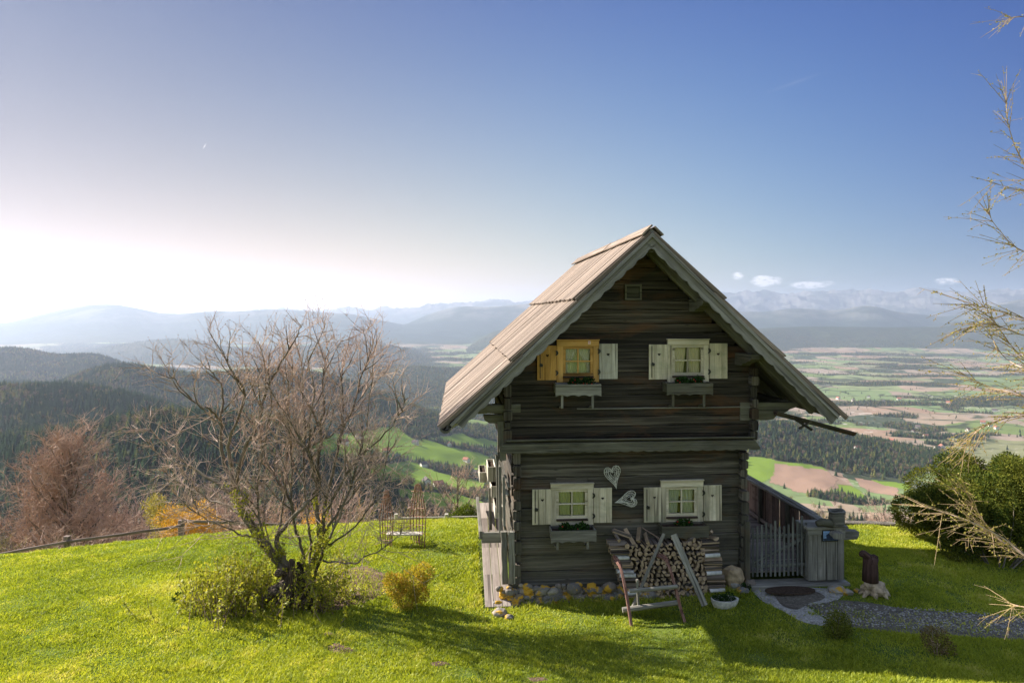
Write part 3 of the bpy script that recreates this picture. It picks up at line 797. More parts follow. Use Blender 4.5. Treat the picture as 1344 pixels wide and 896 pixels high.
def log_wall(u0f, u1f, z0, z1, v, hs, names, depth=.16, ends=0.):
    b = MB(); z = z0
    while z < z1-.02:
        h = min(rng.uniform(*hs), z1-z)
        if z1-z-h < .1: h = z1-z
        a0, a1 = u0f(z+h*.25), u1f(z+h*.25)
        if a1-a0 > .08:
            segs = [(a0-ends, a1+ends, z, z+h)]
            for nme in names:
                hu0, hu1, hw0, hw1 = holes[nme]; out = []
                for (p, q, r0, r1) in segs:
                    if hw0 >= r1 or hw1 <= r0 or hu0 >= q or hu1 <= p: out.append((p, q, r0, r1)); continue
                    out.append((p, hu0, r0, r1)); out.append((hu1, q, r0, r1))
                    if hw0 > r0+.02: out.append((hu0, hu1, r0, hw0))
                    if hw1 < r1-.02: out.append((hu0, hu1, hw1, r1))
                segs = out
            r = rng.random(); off = rng.uniform(-.012, .012)
            for (p, q, r0, r1) in segs:
                if q-p < .03: continue
                b.beam((p, v+depth/2+off, (r0+r1)/2), (q, v+depth/2+off, (r0+r1)/2), depth, r1-r0-.006, (0, 0, 1), .009, seg=max(1, int((q-p)/.22)), jit=.007 if r1-r0 > h*.8 else .002, r=r)
        z += h
    return b
lower = log_wall(lambda z: wl0, lambda z: wl1, .0, low_top, 0., (.22, .33), ('ll', 'lr'))
ow = lower.build('lower_log_wall', m_log, cabin)
upper = log_wall(lambda z: max(ul0, ax-(az_-TH_-.03-z)/slopeL), lambda z: min(ul1, ax+(az_-TH_-.03-z)/slopeR), H(820, 590, VF)[1]+.0, az_-TH_-.08, VF, (.17, .27), ('ul', 'ur'))
upper.build('upper_log_wall', m_logd, cabin)

# side and back walls, corner log ends
HB = 3.4                         # the closed part of the house is this deep; behind it an open porch
def corner(u, side, z0, z1, v, name):
    b = MB(); z = z0
    while z < z1-.05:
        h = rng.uniform(.16, .26); h = min(h, z1-z)
        pr = rng.uniform(.09, .17); wd = rng.uniform(.12, .155)
        b.beam((u, v-pr, z+h/2), (u, HB, z+h/2), wd, h-.025, (0, 0, 1), .02, seg=4, jit=.006)
        if rng.random() < .6:
            q = rng.uniform(.04, .10)*side; b.beam((u-side*.1, v+.08, z+h/2+.02), (u+q, v+.08, z+h/2+.02), .13, h-.05, (0, 0, 1), .015, jit=.005)
        z += h
    b.build(name, m_log, cabin)
corner(.03, -1, .0, low_top, 0., 'side_log_wall'); corner(wl1+.06, 1, .0, low_top, 0., 'side_log_wall')
corner(ul0+.06, -1, low_top, H(655, 500, 0)[1]+.25, VF, 'side_log_wall'); corner(ul1-.06, 1, low_top, H(655, 500, 0)[1]+.25, VF, 'side_log_wall')
b = MB(); b.box(wl0+.2, wl1-.1, HB-.12, HB, 0, low_top); b.box(ul0+.1, ul1-.1, HB-.12, HB, low_top, low_top+1.8)
b.box(ul0+.15, ul1-.15, VF+.2, RV1-.8, low_top-.12, low_top-.02)
b.split('back_wall', m_log, cabin)
b = MB(); b.box(wl0+.15, wl1-.05, .45, .5, .05, low_top-.1); b.prism([(ul0+.1, low_top), (ul1-.1, low_top), (ul1-.1, roof_under(ul1)-.1), (ax, az_-TH_-.2), (ul0+.1, roof_under(ul0)-.1)], .30, .34); b.build('dark_backing', m_dark, cabin)  # added near-black backing inside, stops light showing through the log gaps
b = MB()
for (u, v) in ((wl0+.05, RV1-1.), (wl1-.05, RV1-1.), (wl0+.05, HB+1.2), (wl1, HB+1.2)): b.box(u-.08, u+.08, v-.08, v+.08, -1.2, low_top+.1)
b.split('porch_post', m_beam, cabin)

# roof: deck, three lapped courses of long boards on each side, ridge boards
def slope_pt(side, s, v, lift=0.):
    """s metres down the slope from the ridge"""
    sl = slopeL if side < 0 else slopeR; L = math.hypot(1, sl); du = s/L; dz = s*sl/L
    n = Vector((side*sl/L, 0, 1/L))
    return Vector((ax+side*du, v, az_-dz))+n*lift
LL = math.hypot(ax-lx, az_-lz); LR = math.hypot(rx-ax, az_-rz_)
roof = empty('roof', parent=cabin)
for side, L in ((-1, LL), (1, LR)):
    sl = slopeL if side < 0 else slopeR; n = Vector((side*sl, 0, 1)).normalized()
    b = MB()
    v = RV0+.03
    while v < RV1-.03:
        wd = min(rng.uniform(.16, .24), RV1-.03-v)
        b.beam(slope_pt(side, .05, v+wd/2, -.06), slope_pt(side, L-.06, v+wd/2, -.06), wd-.006, .028, n, .003); v += wd
    b.build('roof_deck', m_beam, roof)
    cuts = [0, .368*L, .676*L, L+.04]
    for c in range(3):
        b = MB(); v = RV0-.03+.02*rng.random()
        s0 = max(0, cuts[c]-.25 if c else .02); s1 = cuts[c+1]
        while v < RV1:
            wd = min(rng.uniform(.13, .24), RV1+.03-v)
            e = rng.uniform(-.02, .02); lf = rng.uniform(0, .008)
            b.beam(slope_pt(side, s0, v+wd/2, .012+lf), slope_pt(side, s1+e, v+wd/2, .075+lf), wd-rng.uniform(.004, .014), .034, n, .004, seg=2, wob=.003)
            v += wd
        # edge batten that closes the course at the verge
        b.beam(slope_pt(side, s0+.02, RV0-.045, -.015), slope_pt(side, s1-.02, RV0-.045, .03), .03, .07, n, .004)
        b.build('board_course', m_roof, roof)
b = MB()
for k, (v0, v1, lf) in enumerate(((RV0-.08, 2.2, 0.), (2.1, RV1+.05, .012))):
    for side, drop in ((-1, .24), (1, .22)):
        sl = slopeL if side < 0 else slopeR; n = Vector((side*sl, 0, 1)).normalized()
        c0 = slope_pt(side, drop/2-(.06 if side < 0 else .02), v0, .075+lf); c1 = slope_pt(side, drop/2-(.06 if side < 0 else .02), v1, .075+lf)
        b.beam(c0, c1, drop, .03, n, .004, seg=6, wob=.004)
b.split('ridge_board', m_roof, roof)

# bargeboards with scalloped lower edge
def barge(side, L, v, wtop, wbot, name, mat, per=.27, amp=.035, th=.035, s0=0., s1=None):
    sl = slopeL if side < 0 else slopeR; s1 = s1 or L
    q = MB(); top = []; bot = []
    n = int((s1-s0)/per); N = n*8
    for i in range(N+1):
        s = s0+(s1-s0)*i/N
        t = (s-s0)/per
        p = slope_pt(side, s, 0, wtop); top.append((p.x, p.z))
        f = t % 1.; d = amp*abs(math.sin(math.pi*f))**.7
        p = slope_pt(side, s, 0, -(wbot+d)); bot.append((p.x, p.z))
    if s0 == 0:
        top[0] = (ax, az_+wtop*math.hypot(1, sl)); bot[0] = (ax, az_-wbot*math.hypot(1, sl))
    pts = top+bot[::-1]
    q.prism(pts, v, v+th)
    # grain follows the slope
    ang = math.atan2(-sl*side if side > 0 else sl, 1)
    ca, sa = math.cos(ang), math.sin(ang)
    q.uv = [(u*ca+w*sa, -u*sa+w*ca) for (u, w) in q.uv]
    return q.build(name, mat, cabin)
barge(-1, LL, RV0-.02, .03, .20, 'bargeboard', m_barge, s1=LL-.22)
barge(1, LR, RV0-.02, .03, .20, 'bargeboard', m_barge, s1=LR-.10)
b = MB()
for side, L in ((-1, LL), (1, LR)):
    sl = slopeL if side < 0 else slopeR; n = Vector((side*sl, 0, 1)).normalized()
    b.beam(slope_pt(side, .02, RV0-.05, -.055), slope_pt(side, L-.12, RV0-.05, -.055), .04, .055, n, .004, seg=8, wob=.003)
b.split('verge_trim', m_barge, cabin)
# rafters under the roof
for side, L in ((-1, LL), (1, LR)):
    sl = slopeL if side < 0 else slopeR; n = Vector((side*sl, 0, 1)).normalized()
    for v in (-.46, .9, 2.2, 3.5, 4.8, 6.0):
        b = MB(); b.beam(slope_pt(side, .0, v, -.15), slope_pt(side, L-.25, v, -.15), .13, .14, n, .012, seg=10, jit=.006)
        b.build('rafter', m_beam, roof)
# purlins that carry the overhang, with a rounded console below each end
def console(px, py, L=.5, w=.17, h=.16, v0=VF, name='purlin'):
    u, z = H(px, py, -.6)
    b = MB()
    M = Matrix.Translation((u, 0, 0)) @ Matrix.Rotation(R(90), 4, 'Z')
    prof = [(-.86, h*.5), (-.86, 0), (-.80, -h*.25), (-.70, -h*.3), (-.62, -h*.55), (-.5, -h*.62), (-.40, -h*.95), (.3, -h*.95), (.3, h*.5)]
    b.prism([(p[0], z+p[1]) for p in prof], -w/2, w/2, M=M)
    b.build(name, m_beam, cabin)
console(922, 398); console(984, 470)
b = MB(); b.box(ax-.09, ax+.09, -.9, RV1-.1, az_-TH_-.16, az_-TH_+.0, .02); b.build('ridge_beam', m_beam, cabin)
# cross logs under the eaves, left and right
def eave_log(side):
    b = MB()
    if side < 0:
        u1 = ul0+.3; u0, z = H(612, 537, VF); hh = .17
        b.beam((u0, VF+.07, z), (u1, VF+.07, z), .16, hh, (0, 0, 1), .02, seg=5, jit=.006)
        uu, z2 = H(634, 549, VF)
        b.prism([(uu, z2+.06), (uu+.03, z2-.04), (uu+.12, z2-.09), (u1, z2-.09), (u1, z2+.06)], VF+.01, VF+.14)
        b.beam((u0+.08, VF+.5, z-.02), (u0+.08, RV1-.3, z-.02), .16, .18, (0, 0, 1), .02)
    else:
        u0 = ul1-.3; u1, z = H(1046, 535, VF)
        z0 = H(1046, 527, VF)[1]; z1 = H(990, 551, VF)[1]
        pr = [(u0, z0), (u1, z0-.02), (u1-.03, z0-.10), (u1-.16, z0-.14), (u1-.24, z0-.20), (u1-.38, z0-.22), (u1-.48, z1+.02), (u1-.62, z1), (u0, z1)]
        b.prism(pr[::-1], VF-.03, VF+.14)
        b.beam((u1-.12, VF+.3, z+.03), (u1-.12, RV1-.3, z+.03), .16, .18, (0, 0, 1), .02)
    b.build('eave_log', m_beam, cabin)
eave_log(-1); eave_log(1)
# the left brace below the eave log
b = MB(); a0, z0 = H(660, 553, VF); a1, z1 = H(655, 604, VF)
b.prism([(a0-.10, z0), (a0+.06, z0), (a0+.06, z1), (a1+.02, z1)], VF-.02, VF+.05, grain=1); b.build('corner_board', m_grey, cabin)
# eaves gutters: hollowed half logs
def half_log(b, p0, p1, r, taper=1.):
    p0 = Vector(p0); p1 = Vector(p1); d = (p1-p0).normalized(); sd = d.cross(Vector((0, 0, 1))).normalized(); up = sd.cross(d)
    n = 10; base = len(b.v)
    for e, p in enumerate((p0, p1)):
        rr = r*(taper if e else 1)
        for q in range(n+1):
            t = math.pi+math.pi*q/n; b.v.append(p+sd*math.cos(t)*rr+up*math.sin(t)*rr)
        for q in range(n+1):
            t = 2*math.pi-math.pi*q/n; b.v.append(p+sd*math.cos(t)*rr*.72+up*math.sin(t)*rr*.6)
    N = 2*n+2; L = (p1-p0).length
    for q in range(N):
        q2 = (q+1) % N; b.face((base+q, base+q2, base+N+q2, base+N+q), ((0, q*.02), (0, q*.02+.02), (L, q*.02+.02), (L, q*.02)), .5)
    for q in range(n):
        a = (base+q, base+q+1, base+N-2-q, base+N-1-q); b.face(a[::-1], None, .4)
        b.face(tuple(x+N for x in a), None, .4)
b = MB(); gu, gzz = H(585, 560, RV0); half_log(b, (gu, RV0-.1, gzz-.0), (gu, RV1, gzz-.05), .10); g_ = b.build('gutter', m_beam, cabin)
b = MB()
for v in (RV0+.12, 1.5, 3.8, 6.):
    b.beam((gu+.03, v, gzz-.04), (gu+.06, v, gzz+.16), .05, .04, (0, 1, 0)); b.beam((gu-.02, v, gzz-.09), (gu+.42, v, gzz+.15), .05, .05, (0, 1, 0))
b.split('gutter_bracket', m_shutg, g_)
b = MB(); u0, z0 = H(1018, 541, -.3); u1, z1 = H(1120, 566, -.3)
half_log(b, (u0, -.3, z0+.03), (u1, -.33, z1), .085); g_ = b.build('gutter', m_log, cabin)
b = MB(); q0 = H(1036, 546, -.35); q1 = H(1063, 563, -.35); b.beam((q0[0], -.42, q0[1]), (q1[0], -.42, q1[1]), .05, .045); q2 = H(1064, 552, -.35); q3 = H(1048, 562, -.35); b.beam((q2[0], -.38, q2[1]), (q3[0], -.38, q3[1]), .04, .04); b.split('gutter_bracket', m_log, g_)

# pent board over the ground floor, thin ledge above
def skirt(x0, x1, yt, yb, v, th, name, per=.20, amp=.022, mat=None, dz=.0):
    u0, zt = H(x0, yt, v); u1, _ = H(x1, yt, v); _, zb = H(x0, yb, v); b = MB()
    n = int((u1-u0)/per)*6; top = [(u0, zt), (u1, zt-.0)]; bot = []
    for i in range(n+1):
        u = u1+(u0-u1)*i/n; f = (i/6.) % 1.; bot.append((u, zb-amp*abs(math.sin(math.pi*f))**.7+amp*.5+.012*math.sin(i*.13)))
    b.prism(top+bot, v, v+th); return b.build(name, mat or m_beam, cabin)
sk = empty('pent_roof', parent=cabin)
u0, zt = H(664, 580, VF-.04); u1 = H(988, 580, VF-.04)[0]; zt2 = H(990, 577, VF-.04)[1]
b = MB(); b.beam((u0, VF-.06, zt), (u1, VF-.06, zt), .20, .03, (0, .55, 1), .004, seg=10, wob=.004)
a = b.build('pent_board', m_beam, sk)
b = MB(); ub0, _ = H(655, 590, VF-.16); ub1, _ = H(998, 590, VF-.16)
zb = H(700, 593, VF-.16)[1]; zt = H(700, 583, VF-.16)[1]; zb2 = H(990, 586.5, VF-.16)[1]
n = 16*8; bot = []
for i in range(n+1):
    t = i/n; u = ub1+(ub0-ub1)*t; bot.append((u, zb-.025*abs(math.sin(math.pi*(t*22 % 1.)))**.7))
b.prism([(ub0+.06, zt+.02), (ub1-.10, zt+.02)]+bot, VF-.17, VF-.14); b.build('scalloped_board', m_beam, sk)
b = MB(); u0, z0 = H(757, 536, VF); u1, _ = H(992, 536, VF); b.beam((u0, VF-.015, z0), (u1, VF-.015, z0), .05, .022, (0, 0, 1), .003, seg=8, wob=.004); b.build('ledge', m_grey, cabin)

# gable vent
u0, z1 = H(820, 373, VF-.03); u1, z0 = H(842, 394, VF-.03)
b = MB(); f = .035
b.prism([(u0, z0), (u1, z0), (u1, z1), (u0, z1)], VF-.05, VF+.0, holes=[[(u0+f, z0+f), (u1-f, z0+f), (u1-f, z1-f), (u0+f, z1-f)]]); v_ = b.build('gable_vent', m_beam, cabin)
b = MB(); b.box(u0+f, u1-f, VF-.02, VF-.005, z0+f, z1-f); b.build('vent_board', wood('vent_wood', (.06, .055, .04), (.09, .085, .06), (.12, .11, .08)), v_)

# windows
def heart(cx, cz, s):
    pts = []
    for i in range(20):
        t = 2*math.pi*i/20; x = 16*math.sin(t)**3; y = 13*math.cos(t)-5*math.cos(2*t)-2*math.cos(3*t)-math.cos(4*t)
        pts.append((cx+x*s/17, cz+y*s/17))
    return pts[::-1]
wall_v = {}
def window(key, fm, sashm, cur, style):
    cz, pn, v = wins[key]
    u0, z1 = H(cz[0], cz[1], v-.05); u1, z0 = H(cz[2], cz[3], v-.05)
    p0, q1 = H(pn[0], pn[1], v-.02); p1, q0 = H(pn[2], pn[3], v-.02)
    b = MB(); r = [rng.random() for _ in range(4)]
    # casing: head, two jambs, sill board
    f0 = p0-.045; f1 = p1+.045; g0 = q0-.05; g1 = q1+.045
    b.box(u0, u1, v-.06, v+.03, g1, z1, .005); b.box(u0, f0, v-.05, v+.03, z0, g1, .005); b.box(f1, u1, v-.05, v+.03, z0, g1, .005); b.box(f0, f1, v-.045, v+.03, z0, g0-.005, .005)
    win = b.build('window', fm, cabin)
    if key == 'ul': win['label'] = 'fresh yellow larch window casing'
    # drip cap
    b = MB(); b.box(u0-.01, u1+.01, v-.085, v-.0, z1+.002, z1+.022, .003); b.build('window_cap', fm, win)
    # sash and muntins
    b = MB(); t = .028
    b.prism([(f0, g0), (f1, g0), (f1, g1), (f0, g1)], v-.035, v+.02, holes=[[(p0+.004, q0+.004), (p1-.004, q0+.004), (p1-.004, q1-.004), (p0+.004, q1-.004)]])
    mc = (p0+p1)/2; b.box(mc-.014, mc+.014, v-.034, v+.0, q0, q1, .002); zc = q0+(q1-q0)*.49; b.box(p0, p1, v-.032, v-.003, zc-.013, zc+.013, .002)
    b.build('window_sash', sashm, win)
    b = MB(); b.v += [Vector((p0, v-.01, q0)), Vector((p1, v-.01, q0)), Vector((p1, v-.01, q1)), Vector((p0, v-.01, q1)), Vector((p0, v-.006, q0)), Vector((p1, v-.006, q0)), Vector((p1, v-.006, q1)), Vector((p0, v-.006, q1))]
    b.face((0, 1, 2, 3)); b.face((7, 6, 5, 4)); b.build('window_pane', m_glass, win)
    # curtains: two pleated halves
    b = MB(); W = p1-p0; Hh = q1-q0; nz_ = 16
    for side in (0, 1):
        n = 22; base = len(b.v)
        for j in range(nz_+1):
            tz = j/nz_; z = q1+.01-(Hh+.02)*tz
            if style == 'tied': wf = .50-.40*math.sin(min(1, tz*1.15)*math.pi/2)**2 if tz < .85 else .12
            elif style == 'straight': wf = .47
            else: wf = .43+.04*math.cos(tz*3)
            for i in range(n+1):
                s = i/n; x = s*wf*W; uu = p0+x if side == 0 else p1-x
                b.v.append(Vector((uu, v+.055+.014*math.sin(s*26+side)+.005*math.sin(s*61+tz*2), z)))
        for j in range(nz_):
            for i in range(n):
                a = base+j*(n+1)+i; b.face((a, a+1, a+n+2, a+n+1), None, .5)
    b.build('curtain', cur, win, smooth=True)
    if style == 'tied' or style == 'lime':       # net or valance behind
        b = MB(); base = 0; n = 40
        for j in range(2):
            for i in range(n+1): b.v.append(Vector((p0+W*i/n, v+.09+.01*math.sin(i*1.7), q1 if j == 0 else (q0 if style == 'tied' else q1-Hh*.35))))
        for i in range(n): b.face((i, i+1, n+2+i, n+1+i), None, .5)
        b.build('net_curtain', m_cur[2] if style == 'lime' else m_cur[2], win, smooth=True)
    # dark drip ledge under the sash
    b = MB(); b.box(f0+.0, f1-.0, v-.095, v-.03, g0-.03, g0-.004, .005); b.build('window_sill', m_darkwood, win)
    if key == 'ul':
        b = MB(); su, sz = H(773.5, 449.5, v-.06); b.box(su-.022, su+.022, v-.064, v-.06, sz-.03, sz+.03, .0005); b.build('sticker', plain('white_paper', (.75, .62, .60), .6), win)
        b = MB()
        for zz in (-.014, .010): b.box(su-.014, su+.012, v-.0665, v-.0645, sz+zz-.007, sz+zz+.007, .0003)
        b.build('sticker_print', plain('red_print', (.6, .16, .14), .6), win)
    return win
m_darkwood = wood('dark_sill', (.03, .02, .015), (.055, .035, .028), (.09, .06, .045))
window('ul', m_yellow, m_yellow, m_cur[0], 'tied')
window('ur', m_shut, m_shut, m_cur[1], 'full')
window('ll', m_shut, m_shut, m_cur[2], 'straight')
window('lr', m_shut, m_shut, m_cur[3], 'lime')
def shutter(x0, y0, x1, y1, v, mat, hx, hy, bar, label=None, hinge=0):
    u0, z1 = H(x0, y0, v-.04); u1, z0 = H(x1, y1, v-.04); hu, hz = H(hx, hy, v-.04)
    b = MB()
    s1 = u0+(u1-u0)*.30; s2 = u0+(u1-u0)*.68
    hp = heart(hu, hz, .032)
    lo, hi = min(p[0] for p in hp), max(p[0] for p in hp)
    cuts = [u0]
    for c in (s1, s2):
        if c < lo-.008 or c > hi+.008: cuts.append(c)
    cuts.append(u1)
    for i in range(len(cuts)-1):
        a, c = cuts[i]+.0015, cuts[i+1]-.0015
        hs = [hp] if a < lo and c > hi else []
        b.prism([(a, z0), (c, z0), (c, z1), (a, z1)], v-.052, v-.025, holes=hs, grain=1)
    o = b.build('shutter', mat, cabin)
    if label: o['label'] = label
    b = MB()
    b.box(u0+.02, u1-.02, v-.025, v-.004, z0+.06, z0+.11); b.box(u0+.02, u1-.02, v-.025, v-.004, z1-.11, z1-.06); b.split('shutter_batten', mat, o)
    b = MB()
    if bar:
        bu = u0+.055
        b.box(bu-.006, bu+.006, v-.064, v-.053, z0+.03, z1-.03, .002); zc = z0+(z1-z0)*.43
        b.prism([(bu-.01, zc-.025), (bu+.045, zc-.03), (bu+.055, zc+.015), (bu+.01, zc+.04), (bu-.012, zc+.02)], v-.075, v-.056)
        b.build('shutter_bolt', m_iron, o)
    if hinge:
        b = MB(); hu_ = u0-.005 if hinge < 0 else u1+.005
        for zz in (z0+.13, z1-.14):
            b.prism([(hu_-.028, zz-.05), (hu_+.012, zz-.03), (hu_+.028, zz), (hu_+.012, zz+.04), (hu_-.028, zz+.05), (hu_-.01, zz)], v-.072, v-.056)
        b.split('hinge', m_iron, o)
shutter(705, 453.5, 730.5, 498.5, VF, m_yellow, 718.5, 466.5, True, 'fresh yellow larch shutter', 1)
shutter(786.5, 451, 810.5, 497, VF, m_shutg, 798, 465, False, 'silver grey shutter', -1)
shutter(851.5, 452, 876, 497.5, VF, m_shut, 865, 465, True)
shutter(931, 450.5, 954.5, 496.5, VF, m_shut, 942.5, 464.5, False, None, -1)
shutter(698.5, 642, 723, 687.5, 0., m_shut, 712, 656, True)
shutter(779.5, 640, 803, 685, 0., m_shut, 791, 653.5, False, None, -1)
shutter(845, 639.5, 867.5, 684.5, 0., m_shut, 859, 652.5, True)
shutter(923.5, 636.5, 947, 682.5, 0., m_shut, 935, 650, False, None, -1)

# window boxes on brackets; the plants in them are things of their own
boxes = {}
def window_box(x0, x1, yt, yb, leg, v, mat):
    vf = v-.30
    u0, z1 = H(x0, yt, vf); u1, z0 = H(x1, yb, vf)
    o = MB(); n = 40; bot = []
    for i in range(n+1):
        t = i/n; bot.append((u1+(u0-u1)*t, z0+.028*abs(math.sin(math.pi*4*t))**.8))
    o.prism([(u0, z1), (u1, z1)]+bot, vf-.02, vf+.005)
    o.box(u0+.005, u0+.03, vf+.008, v-.02, z0+.05, z1+.005); o.box(u1-.03, u1-.005, vf+.008, v-.02, z0+.05, z1+.005); o.box(u0+.03, u1-.03, v-.045, v-.02, z0+.05, z1+.01); o.box(u0+.03, u1-.03, vf+.006, v-.046, z0+.05, z0+.075)
    ob = o.build('window_box', mat, cabin)
    e = MB(); e.box(u0+.035, u1-.035, vf+.012, v-.05, z0+.08, z1-.035, .003); e.build('potting_soil', m_soil, ob)
    if leg:
        _, zl = H(x0, leg, vf)
        for uu in (u0+(u1-u0)*.15, u0+(u1-u0)*.82):
            l = MB(); l.box(uu-.022, uu+.022, vf+.01, vf+.05, zl, z0+.05); l.beam((uu, vf+.05, zl+.03), (uu, v, zl-.02), .04, .04); l.build('bracket', mat, ob)
    return ((u0+u1)/2, (vf+v)/2, z1-.03, u1-u0)
m_soil = plain('soil', (.055, .038, .028), .95, .1, .3, 30, bump=.6)
boxes['ul'] = window_box(729, 789, 504.5, 520, 536, VF, m_grey)
boxes['ur'] = window_box(875, 935.5, 503, 518.5, 534, VF, m_beam)
boxes['ll'] = window_box(723, 782.5, 696.5, 711, 722, 0., m_grey)
boxes['lr'] = window_box(869, 930, 691, 706, None, 0., m_beam)

# field stone footing
b = MB(); f0 = MB(); gx0, gx1 = 655, 975
f0.box(wl0-.1, wl1+.1, -.02, .3, -.6, -.01, .02); 
for row, (zc, s, n, dv) in enumerate(((-.02, .085, 46, -.12), (-.12, .09, 46, -.17), (-.21, .09, 44, -.21), (-.30, .075, 40, -.28))):
    for i in range(n):
        t = (i+rng.uniform(.2, .8))/n; u = wl0-.12+t*(wl1+.2-wl0+.1)*(.62 if i % 3 else 1)
        w_ = HW(u, 0, 0); gg = gz1(w_.x, w_.y-.1)
        zz = zc+rng.uniform(-.03, .03)
        if zz < gg-.12: continue
        ss = s*rng.uniform(.7, 1.25); big = rng.random() < .12
        if big: ss *= 1.5
        b.rock((u, -.07+dv+rng.uniform(-.05, .03), zz), ss*rng.uniform(1., 1.5), ss*.9, ss*rng.uniform(.65, .95), sub=2)
for px, py, s in ((655, 797, .13), (668, 793, .10), (668, 777, .12), (682, 783, .12), (697, 791, .12), (708, 778, .11), (726, 776, .15), (752, 772, .20), (746, 790, .12), (722, 792, .10), (768, 790, .12), (778, 774, .13), (800, 770, .18), (812, 790, .12), (832, 772, .13), (790, 788, .10), (848, 785, .13), (870, 788, .11)):
    u, z = H(px, py, -.3); s *= .68; b.rock((u, -.30, z), s*1.15, s*.7, s*.8)
for _ in range(95):
    px = rng.uniform(652, 850); py = rng.uniform(768, 802); s = rng.uniform(.04, .085); u, z = H(px, py, -.26); b.rock((u, -.24-.1*(py > 788), z), s*1.25, s*.8, s*.85)
m_mort = plain('dark_footing', (.04, .036, .03), .95, .1)
fo = b.build('stone_footing', m_stone, cabin); f0.build('footing_core', m_mort, fo)
# sill log at the base
b = MB(); u0, z0 = H(667, 765, -.1); u1, _ = H(870, 765, -.1); b.beam((u0, -.06, .03), (wl1, -.04, .04), .16, .12, (0, 0, 1), .02, seg=14, jit=.008); b.build('sill_log', m_beam, cabin)

# ------------------------------------------------------------------ left side: plank walk, stepped flower troughs, slats
sw = empty('side_gangway', parent=cabin)
def HP(px, py, v): u, z = H(px, py, v); return Vector((u, v, z))
b = MB()
pts = [(-.45, -.19), (.45, .03), (1.25, .28), (2.2, .60), (3.2, .66)]
for i in range(4):
    v0, z0 = pts[i]; v1, z1 = pts[i+1]; L = H(641.5, 750, v0)[0]
    for k in range(3):
        x = -.50+.16*k
        b.beam((x, v0, z0), (x, v1+.03, z1+.01), .152, .035, (0, -.2, 1), .004)
b.split('walk_board', m_deck, sw)
b = MB()
for k, (px, py, v) in enumerate(((634, 626, 2.3), (645.5, 622, 1.0), (650, 645, .75), (655, 672, .25))):
    p = HP(px, py, v); w_ = .16; h = .22 if k != 1 else .30; L = .7
    x0, x1, y0, y1, z0, z1 = p.x-w_/2, p.x+w_/2, p.y, p.y+L, p.z-h/2, p.z+h/2
    b = MB()
    b.box(x0, x1, y0-.02, y0, z0, z1); b.box(x0, x1, y1, y1+.02, z0, z1); b.box(x0, x0+.02, y0+.002, y1-.002, z0, z1-.002); b.box(x1-.02, x1, y0+.002, y1-.002, z0, z1-.002); b.box(x0+.02, x1-.02, y0+.002, y1-.002, z0, z0+.02)
    t_ = b.build('trough', m_shutg, sw)
    b = MB(); b.box(x0+.025, x1-.025, y0+.01, y1-.01, z0+.022, z1-.05); b.build('trough_soil', m_soil, t_)
b = MB()
for (px0, y0, y1, v, w_) in ((643, 640, 695, .9, .06), (652.5, 598, 672, .15, .05), (656, 612, 700, .02, .06), (661, 625, 690, -.05, .05)):
    p = HP(px0, y0, v); q = HP(px0+1, y1, v); b.beam(q, p, w_, .03, (0, 1, 0), .004)
for (a, c) in (((651, 597, .6), (666, 650, -.1)), ((654, 594, .5), (668, 640, -.1))):
    b.beam(HP(*a), HP(*c), .05, .03, (0, 1, 0), .004)
# plank stringer beside the corner
p = HP(661, 697, -.12); q = HP(663, 765, -.12); b.beam(q, p, .11, .10, (0, 1, 0), .012, seg=6, jit=.008)
p = HP(671, 697, -.16); q = HP(672, 765, -.16); b.beam(q, p, .12, .08, (0, 1, 0), .012, seg=6, jit=.008)
b.split('slat', m_grey, sw)
b = MB(); p = HP(642, 691, .5); b.box(-.62, -.22, .30, .36, .72, .92); b.box(-.66, -.60, .3, 2.8, .80, .95); b.split('gangway_rail', m_grey, sw)

# ------------------------------------------------------------------ right side: porch deck with plank parapet
porch = empty('porch', (HX0, HY0, 0), TH0)
tag(porch, 'raised timber porch with carved plank railing beside the cabin wall', 'porch')
ru, rz0 = H(1096, 690, -.15)          # front end of the rail
RB = 4.6
rtop = rz0
zf = .16
b = MB()
u = wl1+.16
v = -.02
while v < RB:
    b.beam((wl1+.14, v+.09, zf-.02), (ru+.06, v+.09, zf-.02), .172, .035, (0, 0, 1), .004); v += .18
b.build('deck', m_deck, porch)
m_rail = wood('railing_plank', (.10, .065, .05), (.20, .14, .115), (.32, .24, .20), (.8, 14), bump=.5, vary=.3)
b = MB(); v = .05; k = 0
uc = ru-.04
while v < RB:
    wd = .17
    # planks with paired cut-outs now and then
    if k % 5 in (2, 3):
        hs = []
        for zz in (.45, .6, .75):
            for dx in (-.03, .03):
                cx = v+wd/2+dx; cz_ = zf+zz; hs.append([(cx-.013, cz_), (cx, cz_-.05), (cx+.013, cz_), (cx, cz_+.05)])
        M = Matrix.Translation((uc, 0, 0)) @ Matrix.Rotation(R(90), 4, 'Z')
        b.prism([(v+.004, zf), (v+wd-.004, zf), (v+wd-.004, rtop-.05), (v+.004, rtop-.05)], -.013, .013, holes=hs, M=M, grain=1)
    else: b.box(uc-.013, uc+.013, v+.004, v+wd-.004, zf, rtop-.05, .002)
    v += wd+(.0 if k % 5 else .05); k += 1
pr_ = b.build('railing_panel', m_rail, porch)
b = MB(); b.beam((uc, -.35, rtop-.02), (uc, RB, rtop-.02), .15, .055, (0, 0, 1), .008, seg=12, wob=.004); b.beam((uc+.05, .6, rtop+.012), (uc+.05, RB, rtop+.012), .11, .03, (0, 0, 1), .006, seg=8, wob=.004); b.build('handrail', m_grey, porch)
b = MB(); b.beam((uc-.06, -.0, zf+.10), (uc-.06, RB, zf+.10), .05, .08, (0, 0, 1), .006, seg=6, wob=.003); b.build('bottom_rail', m_deck, porch)
